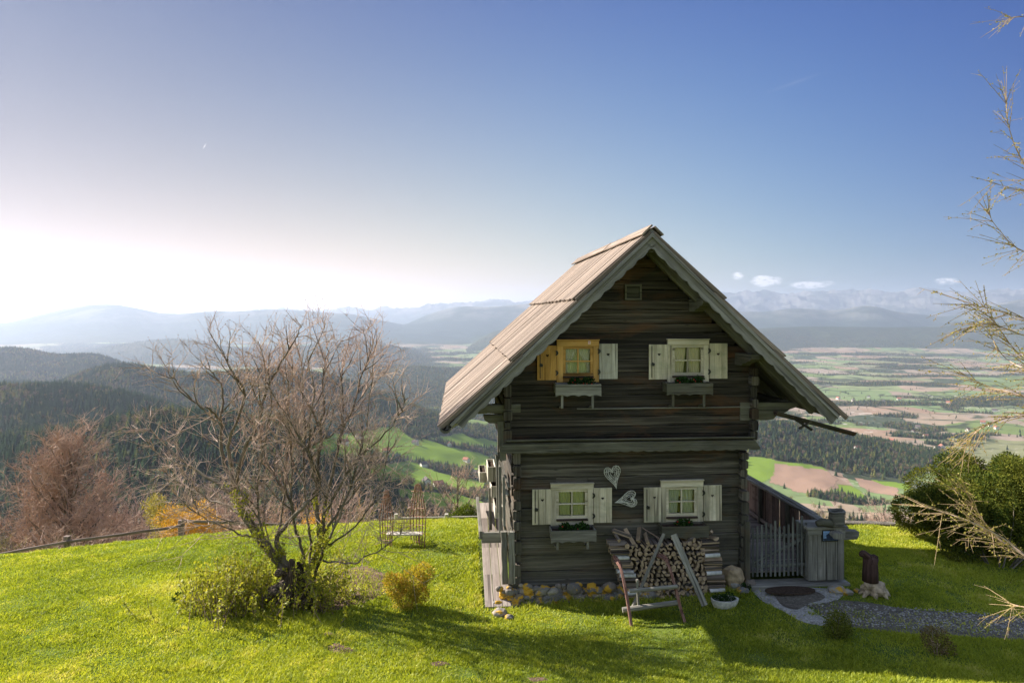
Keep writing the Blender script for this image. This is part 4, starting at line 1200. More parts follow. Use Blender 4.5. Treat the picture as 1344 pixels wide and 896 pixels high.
for v in (.1, 1.55, 2.9, 4.5):
    b = MB(); b.box(uc-.11, uc-.03, v-.04, v+.04, -.6, rtop-.05, .008); b.build('post', m_beam, porch)
b = MB(); u0, _ = H(984, 765, -.25); u1, _ = H(1112, 765, -.25); zst = H(1040, 768, -.3)[1]
b.box(u0, u1, -.35, -.01, zst-.13, zst+.03, .02); b.build('threshold', m_grey, porch)
# boarded pier at the right with cap
x0, z1 = H(1061, 692, -.3); x1, z0 = H(1108, 760, -.3)
b = MB(); n = 4
for i in range(n):
    a = x0+(x1-x0)*i/n; c = x0+(x1-x0)*(i+1)/n
    b.box(a+.003, c-.003, -.30-rng.uniform(0, .008), -.272, z0, z1-.03, .004)
b.box(x1-.03, x1-.004, -.268, .10, z0, z1-.03, .004); b.box(x0+.004, x0+.03, -.268, .10, z0, z1-.03, .004)
pier = b.build('boarded_pier', m_grey, porch)
b = MB(); b.box(x0-.05, x1+.05, -.36, .12, z1-.03, z1+.02, .008); b.box(x0-.02, x1+.01, -.325, -.303, z1-.14, z1-.034, .006); b.build('pier_cap', m_grey, pier)
b = MB(); e0, ez = H(1108, 701, -.1); e1, _ = H(1126, 701, -.1); 
b.prism([(e0-.1, ez-.09), (e1-.05, ez-.09), (e1, ez-.02), (e1, ez+.06), (e0-.1, ez+.09)], -.14, .02); b.build('beam_end', m_grey, porch)
b = MB(); a0, zz = H(1090, 697, -.42); p0 = Vector((uc-.02, -.62, rtop-.045)); b.beam((uc-.10, -.52, rtop-.075), (uc, .3, rtop-.03), .22, .10, (0, 0, 1), .03, seg=6, jit=.012); b.build('rail_end_log', m_grey, porch)
# picture plaque on the pier
pl = empty('picture_plaque', HW(*(lambda q: (q[0], -.33, q[1]))(H(1089.5, 702.5, -.33))), TH0)
tag(pl, 'small dark-framed picture plaque of a blue house fixed to the pier', 'plaque')
w2, h2 = .155, .105
b = MB(); b.prism([(-w2, -h2), (w2, -h2), (w2, h2), (-w2, h2)], -.012, .012, holes=[[(-w2+.014, -h2+.014), (w2-.014, -h2+.014), (w2-.014, h2-.014), (-w2+.014, h2-.014)]]); b.build('plaque_frame', m_iron, pl)
b = MB(); b.box(-w2+.015, w2-.015, -.006, .004, -h2+.015, h2-.015, .001); b.build('plaque_print', plain('blue_print', (.24, .38, .62), .35, .5, .2, 14, bump=0), pl)
b = MB(); b.prism([(-.075, -.05), (.05, -.05), (.05, -.005), (.075, -.005), (-.01, .065), (-.10, -.005), (-.075, -.005)], -.009, -.0065); b.prism([(.075, -.05), (.125, -.05), (.125, -.015), (.10, .0), (.075, -.015)], -.009, -.0065)
b.prism([(-w2+.02, -h2+.018), (w2-.02, -h2+.018), (w2-.02, -.055), (.02, -.045), (-w2+.02, -.052)], -.0085, -.0065)
b.build('printed_house', plain('navy_print', (.03, .045, .10), .35, .5, .2, 14, bump=0), pl)

# picket gate
gt = empty('picket_gate', (HX0, HY0, 0), TH0)
m_grey_ = m_grey; m_grey = wood('dark_grey_picket', (.05, .05, .045), (.12, .12, .11), (.20, .20, .18), (1., 16), bump=.5, vary=.2)
tag(gt, 'grey wooden picket gate closed across the porch entrance', 'gate')
ga, gzb = H(988, 757, -.2); gb, gzt = H(1058, 690, -.2)
b0 = gzb+.01
n = 13
for i in range(n):
    t = i/(n-1); x = ga+(gb-ga)*t; top = gzt+.05+.05*math.sin(t*9)+(.10 if i in (5, 9, 11) else 0)-.06*(1 if i in (0, 1, 2) else 0)
    b = MB(); b.box(x-.020, x+.020, -.215, -.195, b0, top, .006); b.build('picket', m_grey, gt)
for zz in (b0+.16, b0+.72):
    b = MB(); b.box(ga-.01, gb+.02, -.19, -.155, zz, zz+.07, .006); b.build('gate_rail', m_grey, gt)
b = MB(); b.beam((ga+.03, -.172, b0+.25), (gb-.03, -.172, b0+.70), .03, .07, (0, 0, 1)); b.build('gate_brace', m_grey, gt)
b = MB(); b.box(ga-.14, ga-.04, -.2, -.1, b0-.06, b0+1.05, .012); b.build('gate_post', m_log, gt); m_grey = m_grey_
# ================================================================== vegetation and loose things
m_bark = wood('tree_bark', (.07, .055, .042), (.15, .12, .095), (.27, .225, .18), (2, 22), bump=1., vary=.15, green=(.10, .10, .045))
m_twig = plain('twig_bark', (.42, .30, .235), .8, .2, .25, 5, bump=0)
m_twigd = plain('dark_twig_bark', (.22, .155, .125), .8, .2, .25, 5, bump=0)

def curve_pts(pts, n):
    """Catmull-Rom through pts"""
    P_ = [Vector(p) for p in pts]; P_ = [P_[0]*2-P_[1]]+P_+[P_[-1]*2-P_[-2]]; out = []
    for i in range(1, len(P_)-2):
        a, b, c, d = P_[i-1:i+3]
        for k in range(n):
            t = k/n
            out.append(.5*((2*b)+(c-a)*t+(2*a-5*b+4*c-d)*t*t+(3*b-a-3*c+d)*t**3))
    out.append(P_[-2]); return out
def twigs(b, p, d, L, r, lev, q, up=.25, nb=(3, 6), bud=0., wob=.28, spread=(.5, 1.1)):
    """one twig with its side twigs"""
    n = 4 if lev > 0 else 3; pts = [p]; dd = d.copy(); st = L/n
    for i in range(n):
        dd = (dd+Vector((q.gauss(0, wob), q.gauss(0, wob), q.gauss(0, wob)+up*.5))*.5).normalized()
        pts.append(pts[-1]+dd*st)
    b.tube(pts, [r*(1-.72*i/n) for i in range(n+1)], 4 if r > .006 else 3, cap=False)
    if bud:
        for k in range(1, n+1):
            if q.random() < bud:
                c = pts[k]; s = q.uniform(.006, .012); base = len(b.v)
                b.v += [c+Vector((s, 0, 0)), c+Vector((-s*.5, s*.8, 0)), c+Vector((-s*.5, -s*.8, 0)), c+Vector((0, 0, s*1.6))]
                for f in ((0, 1, 3), (1, 2, 3), (2, 0, 3)): b.face([base+x for x in f], None, q.random())
    if lev <= 0: return
    for _ in range(q.randint(*nb)):
        t = q.uniform(.2, 1.); i = min(n-1, int(t*n)); c = pts[i].lerp(pts[i+1], t*n-i)
        ax_ = Vector((q.gauss(0, 1), q.gauss(0, 1), q.gauss(0, 1))); base_d = (pts[i+1]-pts[i]).normalized()
        pr = (ax_-base_d*ax_.dot(base_d)).normalized(); a = q.uniform(*spread)
        twigs(b, c, (base_d*math.cos(a)+pr*math.sin(a)).normalized(), L*q.uniform(.35, .65), r*.55, lev-1, q, up, nb, bud, wob, spread)

# ---- the old many-stemmed tree
TG = G(388, 792)
TY = TG.y
old = empty('bare_tree', TG); tag(old, 'old many-stemmed bare tree with gnarled hollow base on the lawn', 'tree')
q = random.Random(5)
LIMBS = [  # (radius at foot, depth drift, pixel path)
 (.19, .1, [(388, 768), (366, 738), (345, 712), (325, 682), (310, 656), (306, 630)]),
 (.085, -.5, [(308, 640), (321, 586), (339, 545), (349, 503), (368, 464), (385, 430), (398, 402)]),
 (.075, .5, [(306, 634), (292, 598), (290, 545), (292, 503), (280, 478), (252, 447)]),
 (.065, -.9, [(304, 612), (300, 575), (321, 509), (306, 476), (294, 450), (288, 424)]),
 (.07, .9, [(308, 650), (270, 625), (240, 604), (205, 569), (187, 548)]),
 (.045, -1., [(291, 545), (276, 530), (258, 521), (228, 485), (215, 462)]),
 (.055, 1.2, [(325, 680), (300, 664), (262, 650), (230, 628), (196, 622)]),
 (.11, -.2, [(392, 765), (374, 735), (364, 704), (389, 676), (406, 656)]),
 (.05, -.8, [(406, 656), (420, 630), (408, 600), (392, 569), (368, 524), (352, 490)]),
 (.045, .5, [(389, 676), (372, 640), (352, 612), (340, 570), (330, 540), (336, 500), (345, 440)]),
 (.12, .2, [(395, 765), (412, 735), (420, 712), (417, 680), (414, 643)]),
 (.06, .2, [(416, 650), (419, 580), (425, 524), (424, 480), (430, 445), (428, 416)]),
 (.055, -.5, [(415, 640), (408, 600), (406, 550), (412, 500), (404, 460), (408, 425)]),
 (.08, .6, [(420, 715), (424, 690), (430, 645), (446, 575), (464, 524), (475, 479), (488, 450), (499, 418)]),
 (.05, -1., [(428, 670), (450, 630), (475, 595), (511, 557), (528, 530), (538, 504)]),
 (.05, 1., [(446, 580), (450, 530), (448, 480), (455, 440), (464, 408)]),
 (.05, .4, [(424, 700), (450, 665), (470, 640), (505, 610), (535, 590)]),
 (.04, -.7, [(420, 720), (455, 700), (480, 672), (498, 640), (508, 600), (514, 570)]),
 (.035, -1.2, [(424, 735), (460, 738), (500, 720), (520, 705), (528, 695)]),
 (.045, .8, [(365, 705), (372, 660), (376, 600), (380, 545), (372, 480), (380, 425)]),
 (.04, -.6, [(340, 705), (318, 700), (290, 690), (262, 676), (240, 660)]),
 (.035, 1.3, [(330, 690), (300, 684), (268, 690), (250, 684)]),
 (.06, .1, [(400, 770), (398, 730), (388, 690), (381, 640), (384, 590), (378, 530), (384, 470), (380, 430)]),
 (.06, -.4, [(408, 770), (425, 720), (445, 680), (462, 630), (478, 570), (486, 500), (492, 450)]),
 (.06, -.3, [(385, 770), (362, 740), (345, 700), (338, 650), (345, 590), (356, 530), (352, 470), (358, 420)]),
 (.055, .5, [(402, 770), (408, 720), (404, 670), (398, 610), (401, 550), (394, 480), (404, 425)]),
 (.04, .9, [(395, 590), (440, 560), (480, 500), (500, 470)]),
]
tb = MB(); cb = MB()
for (r0, dz_, path) in LIMBS:
    n = len(path); pts = []; path = [(px, py if py > 610 else 610-(610-py)*.90) for px, py in path]
    for i, (px, py) in enumerate(path):
        Yd = TY+dz_*(i/(n-1))+(.0 if i == 0 else q.uniform(-.05, .05)); pts.append(P(px, py, Yd)-TG)
    c = curve_pts(pts, 5); m_ = len(c); thin = r0 < .1
    for i in range(1, m_-1): c[i] = c[i]+Vector((q.gauss(0, .012), q.gauss(0, .012), q.gauss(0, .012)))
    end = .10 if thin else .55
    tb.tube(c, [r0*.52*(1-(1-end)*(i/(m_-1))**.9)*(1+q.uniform(-.06, .06)) for i in range(m_)], 8, r=.5)
    Ltot = sum((c[i+1]-c[i]).length for i in range(m_-1))
    start = .15 if thin else .5
    nside = int(Ltot*(4.5 if thin else 3.))
    if thin:
        for k in range(max(3, int(Ltot*2.0))):
            t = q.uniform(.2, .9); i = min(m_-2, int(t*(m_-1))); d0 = (c[i+1]-c[i]).normalized(); axx = Vector((q.gauss(0, 1), q.gauss(0, 1), q.gauss(0, .5))); pr = (axx-d0*axx.dot(d0)).normalized()
            dd = (d0+pr*q.uniform(.45, .9)).normalized(); bl = q.uniform(.7, 1.4)*(1.15-.75*t); bp = [c[i]]
            for z in range(6): dd = (dd+Vector((q.gauss(0, .08), q.gauss(0, .08), .09+q.gauss(0, .06)))).normalized(); bp.append(bp[-1]+dd*bl/6)
            tb.tube(bp, [min(.014, r0*.26)*(1-.13*z) for z in range(7)], 5, r=.5, cap=False)
            for k2 in range(int(bl*9)):
                z = q.uniform(1, 5.99); ii = int(z); axx = Vector((q.gauss(0, 1), q.gauss(0, 1), q.gauss(0, .8))); dz0 = (bp[ii+1]-bp[ii]).normalized(); pr = (axx-dz0*axx.dot(dz0)).normalized()
                twigs(cb, bp[ii].lerp(bp[ii+1], z-ii), (dz0*.7+pr*.75).normalized(), q.uniform(.25, .6), .0068, 1, q, .2, (3, 5), .35, .14)
    for k in range(nside):
        t = start+(1-start)*q.random(); i = min(m_-2, int(t*(m_-1))); d0 = (c[i+1]-c[i]).normalized()
        axx = Vector((q.gauss(0, 1), q.gauss(0, 1), q.gauss(0, .7))); pr = (axx-d0*axx.dot(d0)).normalized(); a = q.uniform(.45, 1.15)
        twigs(cb, c[i], (d0*math.cos(a)+pr*math.sin(a)).normalized(), q.uniform(.45, 1.3)*(1.15-.75*t), .0074, 1, q, .30 if q.random() < .7 else -.15, (4, 7), .35, .15)
    twigs(cb, c[-1], (c[-1]-c[-2]).normalized(), .38, .006, 1, q, .3, (4, 6), .3, .15)
# gnarled foot with roots
for k in range(9):
    a = k*.7+q.uniform(-.2, .2); r = q.uniform(.25, .5)
    tb.tube([(0, 0, .45), (.12*math.cos(a), .12*math.sin(a), .25), (.6*r*math.cos(a), .5*r*math.sin(a), .07), (r*1.1*math.cos(a), r*math.sin(a), -.08)], [.10, .10, .07, .03], 7, r=.3)
tb.build('trunk', m_bark, old, smooth=True); cb.build('crown', m_twig, old)
m_rot = wood('rotten_wood', (.014, .010, .008), (.055, .038, .028), (.13, .09, .065), (3, 22), bump=1., vary=.3)
b = MB()
cx = P(388, 742, TY-.25)-TG
for k in range(40):
    a = q.uniform(-2.2, 2.2); rr = q.uniform(.12, .34); x = math.sin(a)*rr; yv = -math.cos(a)*rr*.7; hgt = q.uniform(.62, .82)*(1-abs(x)*1.3)
    b.beam(cx+Vector((x*1.4, yv, -.62)), cx+Vector((x*.55+q.uniform(-.03, .03), yv*.6, -.62+hgt)), q.uniform(.06, .14), q.uniform(.05, .10), (q.uniform(-.3, .3), 1, 0), .015, seg=5, wob=.02, taper=.6)
b.build('hollow_stump', m_rot, old)
b = MB()
for px, py, s in ((362, 776, .13), (372, 768, .12), (366, 752, .09), (403, 788, .10), (350, 784, .08), (380, 782, .11)):
    p = P(px, py, TY-.35)-TG; b.rock(p, s*1.2, s, s*.9, sub=2)
b.build('root_burr', wood('root_burr_wood', (.05, .035, .025), (.14, .10, .075), (.30, .23, .17), (6, 16), bump=1.), old)

def leaves(b_pts, n, fn, size, name, mat, parent=None, flat=.8, aspect=.55):
    """small folded leaves, as quads"""
    C = np.zeros((n, 3)); Dn = np.zeros((n, 3))
    for k in range(n):
        c, d = fn(); C[k] = c; Dn[k] = d
    A = nr.randn(n, 3)*.6+Dn; A /= np.linalg.norm(A, axis=1)[:, None]
    Bv = np.cross(A, nr.randn(n, 3)); Bv /= np.linalg.norm(Bv, axis=1)[:, None]
    s = (size*(.6+.8*nr.rand(n)))[:, None]
    V = np.stack([C, C+A*s*.5+Bv*s*aspect*.5, C+A*s, C+A*s*.5-Bv*s*aspect*.5], 1).reshape(-1, 3)
    F = np.arange(n*4).reshape(-1, 4)
    return link(name, raw_mesh(name, V, F, mat, nr.rand(n)), parent)

# suckers and shoots round its foot: a leafy thicket of its own
m_shoot = leafmat('young_yellow_green_leaves', [(.16, .18, .02), (.28, .29, .03), (.42, .39, .06)], .4)
sh = empty('leafy_thicket', TG+Vector((-.2, -.1, 0))); tag(sh, 'thicket of yellow-green leafy shoots round the foot of the old bare tree', 'shrub')
b = MB(); tips = []
for k in range(330):
    t = q.random(); px = q.gauss(0, 1)
    # dense wing to the left, thinner to the right
    if q.random() < .66: cxp, sx = -.85, .5
    else: cxp, sx = .55, .5
    x = cxp+q.gauss(0, sx*.75); yv = q.gauss(-.05, .45); g = gz1(TG.x+x-.2, TG.y+yv)-TG.z
    h = max(.15, (.95-.35*abs(x-cxp)/sx*.6)*q.uniform(.35, 1.05))
    p0 = Vector((x, yv, g)); p1 = p0+Vector((q.gauss(0, .16), q.gauss(0, .16), h)); pm = p0.lerp(p1, .5)+Vector((q.gauss(0, .05), q.gauss(0, .05), 0))
    b.tube([p0, pm, p1], [.006, .005, .002], 3, cap=False); tips.append((p0, pm, p1))
for k in range(30):
    pth = LIMBS[0][2] if k % 2 else LIMBS[10][2]
    px, py = pth[q.randint(1, len(pth)-2)]; c = P(px+q.uniform(-8, 8), py+q.uniform(-14, 14), TY-.1)-TG+Vector((.2, .1, 0)); tips.append((c, c+Vector((q.gauss(0, .1), q.gauss(0, .1), .1)), c+Vector((q.gauss(0, .15), q.gauss(0, .15), .28))))
b.build('shoots', m_twigd, sh)
def f_():
    a, m_, c = tips[nr.randint(len(tips))]; t = nr.rand()**.6
    p = a.lerp(m_, t*2) if t < .5 else m_.lerp(c, t*2-1)
    return p+Vector(nr.randn(3)*.03), Vector((0, 0, .5))
leaves(None, 14000, f_, .055, 'leaves', m_shoot, sh)

# ---- other leafless trees and shrubs at the edge of the meadow
def grown_tree(name, loc, H_, W_, seed, label, cat='tree', group=None, mat=None, stems=1, nb=46, bark=None, twl=1.1, lev=2, upv=.3, cone=False):
    q = random.Random(seed); root = empty(name, loc); tag(root, label, cat, group)
    t = MB(); c_ = MB(); s = H_/7.
    for st in range(stems):
        x = 0 if stems == 1 else q.uniform(-W_*.12, W_*.12); lean = q.gauss(0, .04 if stems == 1 else .22)
        pts = [Vector((x, 0, -.5))]+[Vector((x+lean*H_*k/6+q.gauss(0, .05*s), q.gauss(0, .05*s), H_*.9*k/6)) for k in range(1, 7)]
        c = curve_pts(pts, 3); n = len(c)
        r0 = .13*s/(1 if stems == 1 else 1.8); t.tube(c, [r0*(1-.9*i/(n-1)) for i in range(n)], 7, r=.5)
        for k in range(nb//stems):
            f = .12+.86*(k+q.random())/(nb//stems); i = min(n-2, int(f*(n-1))); a = q.uniform(0, 6.28)
            reach = W_*.5*(math.sin(math.pi*min(1, (f*.85+.18)))**.8 if not cone else min(1, f*4)*(1.06-f)**.5)*q.uniform(.75, 1.05)
            d = Vector((math.cos(a), math.sin(a), .35+.9*f)).normalized(); L = reach/max(.35, math.hypot(d.x, d.y))
            bp = [c[i]]; dd = d
            for z in range(4): dd = (dd+Vector((q.gauss(0, .12), q.gauss(0, .12), .10))).normalized(); bp.append(bp[-1]+dd*L/4)
            t.tube(bp, [r0*.32*(1-f*.5)*(1-.2*z) for z in range(5)], 5, r=.5, cap=False)
            for z in range(int(9*max(.5, L/2.2))):
                u_ = q.uniform(.15, 1); jx = min(3, int(u_*4)); pp = bp[jx].lerp(bp[jx+1], u_*4-jx)
                axx = Vector((q.gauss(0, 1), q.gauss(0, 1), q.gauss(0, 1)+.2)).normalized()
                twigs(c_, pp, (dd*.5+axx*.8).normalized(), twl*s*q.uniform(.35, .8), .010*s, lev, q, upv, (3, 5), .0, .3)
    t.build('trunk', bark or m_bark, root); c_.build('crown', mat or m_twig, root); return root
m_rust = plain('reddish_twig', (.38, .255, .185), .8, .2, .2, 3, bump=0)
m_org = plain('orange_willow_twig', (.50, .27, .04), .8, .2, .2, 3, bump=0)
m_oliv = plain('budding_twig', (.27, .22, .07), .8, .2, .2, 3, bump=0)
def on(px, Y, dz=0.): 
    x = (px-672)/FPX*Y; return Vector((x, Y, gz1(x, Y)+dz))
def htop(px, Y, py): return (CAMZ-(py-HY)/FPX*Y)-on(px, Y).z
grown_tree('bare_tree', on(88, 40), htop(88, 40, 552), 10.0, 3, 'reddish-brown leafless tree with a straight trunk beyond the fence at the left', mat=m_rust, nb=95, twl=.95, upv=.15, cone=True)
grown_tree('bare_tree', on(12, 46), htop(12, 46, 640), 6.5, 31, 'low brown leafless tree left of the straight-trunked reddish tree', mat=m_twigd, nb=40)
grown_tree('bare_tree', on(180, 47), htop(180, 47, 628), 7.5, 4, 'brown leafless tree between the straight-trunked tree and the orange bush', mat=m_twig, nb=44)
EDGE = [(268, 34, 640, 4.5, m_rust, 'rust-brown leafless bush just right of the orange willow'), (300, 42, 618, 6, m_twig, 'brown leafless bush seen through the left stems of the old tree'),
 (345, 38, 640, 5, m_rust, 'reddish bush behind the fork of the old tree'), (385, 44, 650, 5, m_org, 'pale orange bush behind the middle of the old tree'), (425, 36, 636, 5, m_rust, 'reddish bush behind the right stems of the old tree'),
 (470, 40, 630, 6, m_twig, 'tall brown leafless bush left of the rusty garden seat'), (512, 34, 648, 3.6, m_oliv, 'olive budding bush behind the rusty garden seat'),
 (130, 33, 668, 4, m_twig, 'low brown bush right of the straight trunk beyond the fence'), (40, 34, 680, 4, m_oliv, 'low olive bush left of the straight trunk beyond the fence')]
for i, (px, Y, py, W_, mt_, lb) in enumerate(EDGE): grown_tree('leafless_bush', on(px, Y), htop(px, Y, py), W_, 40+i, lb, 'bush', 'leafless bushes beyond the meadow edge', mat=mt_, stems=4, nb=44, bark=m_twigd)
grown_tree('bare_tree', on(599, 26), htop(599, 26, 598), 3.8, 8, 'slender reddish leafless tree between the garden seat and the cabin', mat=m_rust, nb=34, twl=.9)
grown_tree('leafless_bush', on(562, 30), htop(562, 30, 652), 3., 9, 'small pinkish leafless bush left of the slender reddish tree', 'bush', 'leafless bushes beyond the meadow edge', mat=m_twig, stems=4, nb=30)
for i, (px, Y, py, W_, mt_, lb) in enumerate([(1072, 60, 662, 5, m_twig, 'brown leafless tree above the porch railing'), (1110, 70, 655, 6, m_oliv, 'olive budding tree right of the hollow log planter'), (1150, 55, 660, 5, m_rust, 'reddish leafless tree left of the big conifer shrub'), (1170, 64, 640, 5, m_twig, 'taller brown leafless tree half behind the big conifer shrub'), (1035, 75, 652, 6, m_rust, 'reddish leafless tree above the middle of the porch railing')]):
    grown_tree('bare_tree', on(px, Y), htop(px, Y, py), W_, 60+i, lb, 'tree', 'leafless trees below the right meadow edge', mat=mt_, nb=34)

# ---- leafy clump shrubs
def clump(name, loc, blobs, n, size, mat, label, cat='shrub', group=None, stems=8, stem_mat=None, droop=0., aspect=.5, shell=.5, parent=None):
    root = empty(name, loc); tag(root, label, cat, group); b = MB()
    for k in range(stems):
        c, r = blobs[k % len(blobs)]; c = Vector(c); e = c+Vector((nr.randn(), nr.randn(), nr.randn()))*r*.3
        b.tube([Vector((c.x*.2, c.y*.2, -.05)), Vector((c.x*.6, c.y*.6, c.z*.5)), e], [.02*r+.006, .014*r+.004, .003], 5)
    b.build('stems', stem_mat or m_bark, root)
    w_ = np.array([r**2 for _, r in blobs]); w_ /= w_.sum()
    def fn():
        c, r = blobs[nr.choice(len(blobs), p=w_)]
        d = nr.randn(3); d /= np.linalg.norm(d); rr = r*(shell+(1.-shell)*nr.rand()**.7)*(1+.12*math.sin(d[0]*7+c[0]*9)*math.sin(d[2]*8+c[1]*5))
        p = np.array(c)+d*rr; p[2] = max(p[2], .0)
        return p, d*.8+np.array([0, 0, .2-droop])
    leaves(None, n, fn, size, 'foliage', mat, root, aspect=aspect); return root
m_gold = leafmat('golden_leaves', [(.17, .18, .02), (.36, .32, .03), (.55, .44, .05), (.55, .30, .08)], .4)
g0 = G(533, 796)
clump('golden_bush', g0, [((-.18, 0, .36), .22), ((.12, .05, .40), .26), ((.30, .1, .55), .18), ((.0, -.1, .22), .24), ((-.28, .0, .46), .12), ((.25, 0, .22), .16)], 7500, .036, m_gold, 'small golden-leaved bush on the lawn left of the cabin', 'bush')
m_wil = leafmat('orange_willow_catkins', [(.30, .15, .02), (.50, .27, .035), (.62, .38, .07)], .35)
def far_bush(px, Y, pt, W_, mat, label, n=5000, sz=.09):
    g = on(px, Y); Ht = htop(px, Y, pt); q = random.Random(int(px)); bl = []
    for k in range(9): bl.append(((q.uniform(-.38, .38)*W_, q.uniform(-.2, .2)*W_, Ht*q.uniform(.66, .92)), W_*q.uniform(.14, .22)))
    return clump('willow_bush', g, bl, n, sz, mat, label, 'bush', stems=16, stem_mat=m_oliv, aspect=.35, shell=.2)
far_bush(240, 27, 650, 3.4, m_wil, 'orange catkin-covered willow bush behind the fence post left of the old tree', 9000, .08)
far_bush(216, 30, 636, 2.4, leafmat('olive_catkins', [(.16, .13, .03), (.28, .24, .05), (.38, .32, .09)], .35), 'yellow-olive willow bush above and behind the orange one', 5000)
far_bush(385, 30, 656, 3.2, m_wil, 'orange willow bush seen between the stems of the old tree', 5000)
m_box = leafmat('box_leaves', [(.05, .07, .012), (.12, .14, .025), (.22, .21, .05)], .3)
clump('small_bush', G(1099, 838), [((0, 0, .22), .2), ((-.09, 0, .15), .14), ((.1, 0, .16), .14), ((.02, 0, .34), .1)], 2600, .028, m_box, 'small round green bush beside the pale path edging', 'bush')
m_brn = leafmat('dry_leaves', [(.09, .08, .03), (.16, .12, .05), (.24, .17, .09)], .3)
clump('small_bush', G(1230, 860), [((0, 0, .22), .2), ((-.1, 0, .28), .14), ((.14, 0, .10), .12)], 1300, .03, m_brn, 'small sparse brownish bush on the shaded lawn right of the path', 'bush', stems=16, stem_mat=m_twig)
m_yew = leafmat('conifer_shrub_sprays', [(.018, .035, .010), (.04, .065, .015), (.085, .11, .02), (.18, .18, .03)], .25, .6, patch=(1.3, (.17, .165, .03), .55))
yl = G(1275, 745)+Vector((.55, 0, 0))
yb = []
q = random.Random(77)
for k in range(60):
    x = q.uniform(-.5, 3.6); yv = q.uniform(-.9, 1.6)
    top = 2.05-.25*abs((x-.9)/1.9)**2-.18*yv*yv if x < 3.6 else 1
    if x < .5: top -= (.5-x)*.7
    z = q.uniform(.35, max(.5, top)); yb.append(((x, yv+.9, z), q.uniform(.32, .52)))
for k in range(12): yb.append(((q.uniform(-.75, .3), q.uniform(.3, 1.6), q.uniform(.3, 1.15)), q.uniform(.35, .48)))
for k in range(14): yb.append(((q.uniform(.3, 3.4), q.uniform(.2, 1.4), q.uniform(1.75, 2.15)-.3*max(0, 0)), q.uniform(.16, .28)))
clump('conifer_shrub', yl, yb, 190000, .062, m_yew, 'big dense green conifer shrub filling the right edge of the lawn', 'shrub', stems=20, aspect=.32, droop=.3, shell=.72)
m_yewg = leafmat('juniper_leaves', [(.03, .05, .012), (.08, .11, .02), (.15, .18, .03)], .3)
clump('juniper_shrub', on(612, 20.5), [((-.2, 0, .35), .4), ((.25, 0, .3), .38), ((0, 0, .6), .25), ((.55, 0, .25), .3)], 6000, .07, m_yewg, 'low green juniper at the meadow edge beside the cabin', 'shrub', aspect=.3)
clump('juniper_shrub', on(530, 22), [((-.5, 0, .4), .45), ((.1, 0, .5), .42), ((.6, 0, .3), .3)], 5000, .07, m_yewg, 'low green juniper at the meadow edge behind the rusty garden seat', 'shrub', aspect=.3)
m_oll = leafmat('olive_leaves', [(.12, .12, .03), (.24, .22, .05), (.34, .28, .09)], .4)
clump('budding_bush', on(634, 24), [((-.2, 0, .8), .6), ((.3, 0, 1.1), .6), ((0, 0, 1.6), .5)], 4200, .07, m_oll, 'yellow-olive budding bush at the cabin corner behind the flower troughs', 'bush')

# ---- larch boughs reaching in from the right
lar = empty('larch_tree', (6.9, 6.0, gz1(6.9, 6.0))); tag(lar, 'larch tree with long budding boughs reaching in from the right edge', 'tree')
m_lb = plain('larch_twig', (.30, .21, .12), .75, .2, .15, 6, bump=0)
m_lbud = leafmat('larch_buds', [(.16, .15, .03), (.30, .27, .05), (.36, .27, .10)], .4)
q = random.Random(21); lb = MB(); ll_ = MB(); LO = lar.location.copy(); buds = []
ll_.tube([(0, 0, -.4), (.03, 0, 3), (.0, .05, 6), (.05, 0, 10)], [.17, .14, .11, .05], 10)
def larch_shoot(p, d, L, r, lev):
    n = 7; pts = [p]; dd = d.copy()
    for i in range(n):
        dd = (dd+Vector((q.gauss(0, .022), q.gauss(0, .022), -.012+q.gauss(0, .022)))).normalized(); pts.append(pts[-1]+dd*L/n)
    lb.tube(pts, [r*(1-.6*i/n) for i in range(n+1)], 4, cap=False)
    for k in range(int(L/.022)):
        t = q.random()*n; i = min(n-1, int(t)); buds.append(pts[i].lerp(pts[i+1], t-i)+Vector((q.gauss(0, r), q.gauss(0, r), q.gauss(0, r))))
    if lev > 0:
        for k in range(int(L*6)):
            t = q.uniform(.1, .95)*n; i = min(n-1, int(t)); c = pts[i].lerp(pts[i+1], t-i); b0 = (pts[i+1]-pts[i]).normalized()
            sd = b0.cross(Vector((0, 0, 1))).normalized()*(1 if q.random() < .5 else -1)
            larch_shoot(c, (b0*.8+sd*q.uniform(.3, .9)+Vector((0, 0, q.uniform(-.7, .15)))).normalized(), L*q.uniform(.25, .5)*(1.1-t/n*.6), r*.6, lev-1)
BOUGHS = [([(1480, 800), (1344, 728), (1300, 695), (1262, 636)], 5.0, .016, 1.), ([(1344, 728), (1316, 706), (1268, 682), (1212, 664)], 4.9, .012, 1.),
 ([(1500, 560), (1400, 540), (1344, 520), (1300, 508), (1262, 490)], 5.2, .008, .7), ([(1500, 500), (1400, 500), (1344, 470), (1310, 430), (1290, 400)], 5.4, .008, .7),
 ([(1500, 430), (1400, 440), (1344, 418), (1300, 405), (1262, 395)], 5.0, .008, .65), ([(1500, 330), (1420, 340), (1344, 330), (1310, 300), (1296, 278)], 5.6, .011, .5),
 ([(1500, 320), (1400, 300), (1344, 215), (1325, 170), (1320, 132)], 5.5, .011, .5), ([(1500, 640), (1420, 560), (1344, 545), (1290, 560), (1262, 590)], 5.1, .011, .7),
 ([(1480, 60), (1400, 40), (1344, 22), (1315, 28)], 5.5, .009, .35), ([(1480, 860), (1400, 800), (1344, 796), (1322, 790)], 4.6, .008, .5),
 ([(1500, 470), (1420, 460), (1344, 440), (1300, 425), (1260, 432)], 4.9, .011, .7), ([(1500, 520), (1420, 510), (1360, 490), (1320, 470), (1300, 440)], 5.3, .011, .7), ([(1480, 300), (1400, 260), (1344, 250), (1300, 240)], 5.3, .009, .5)]
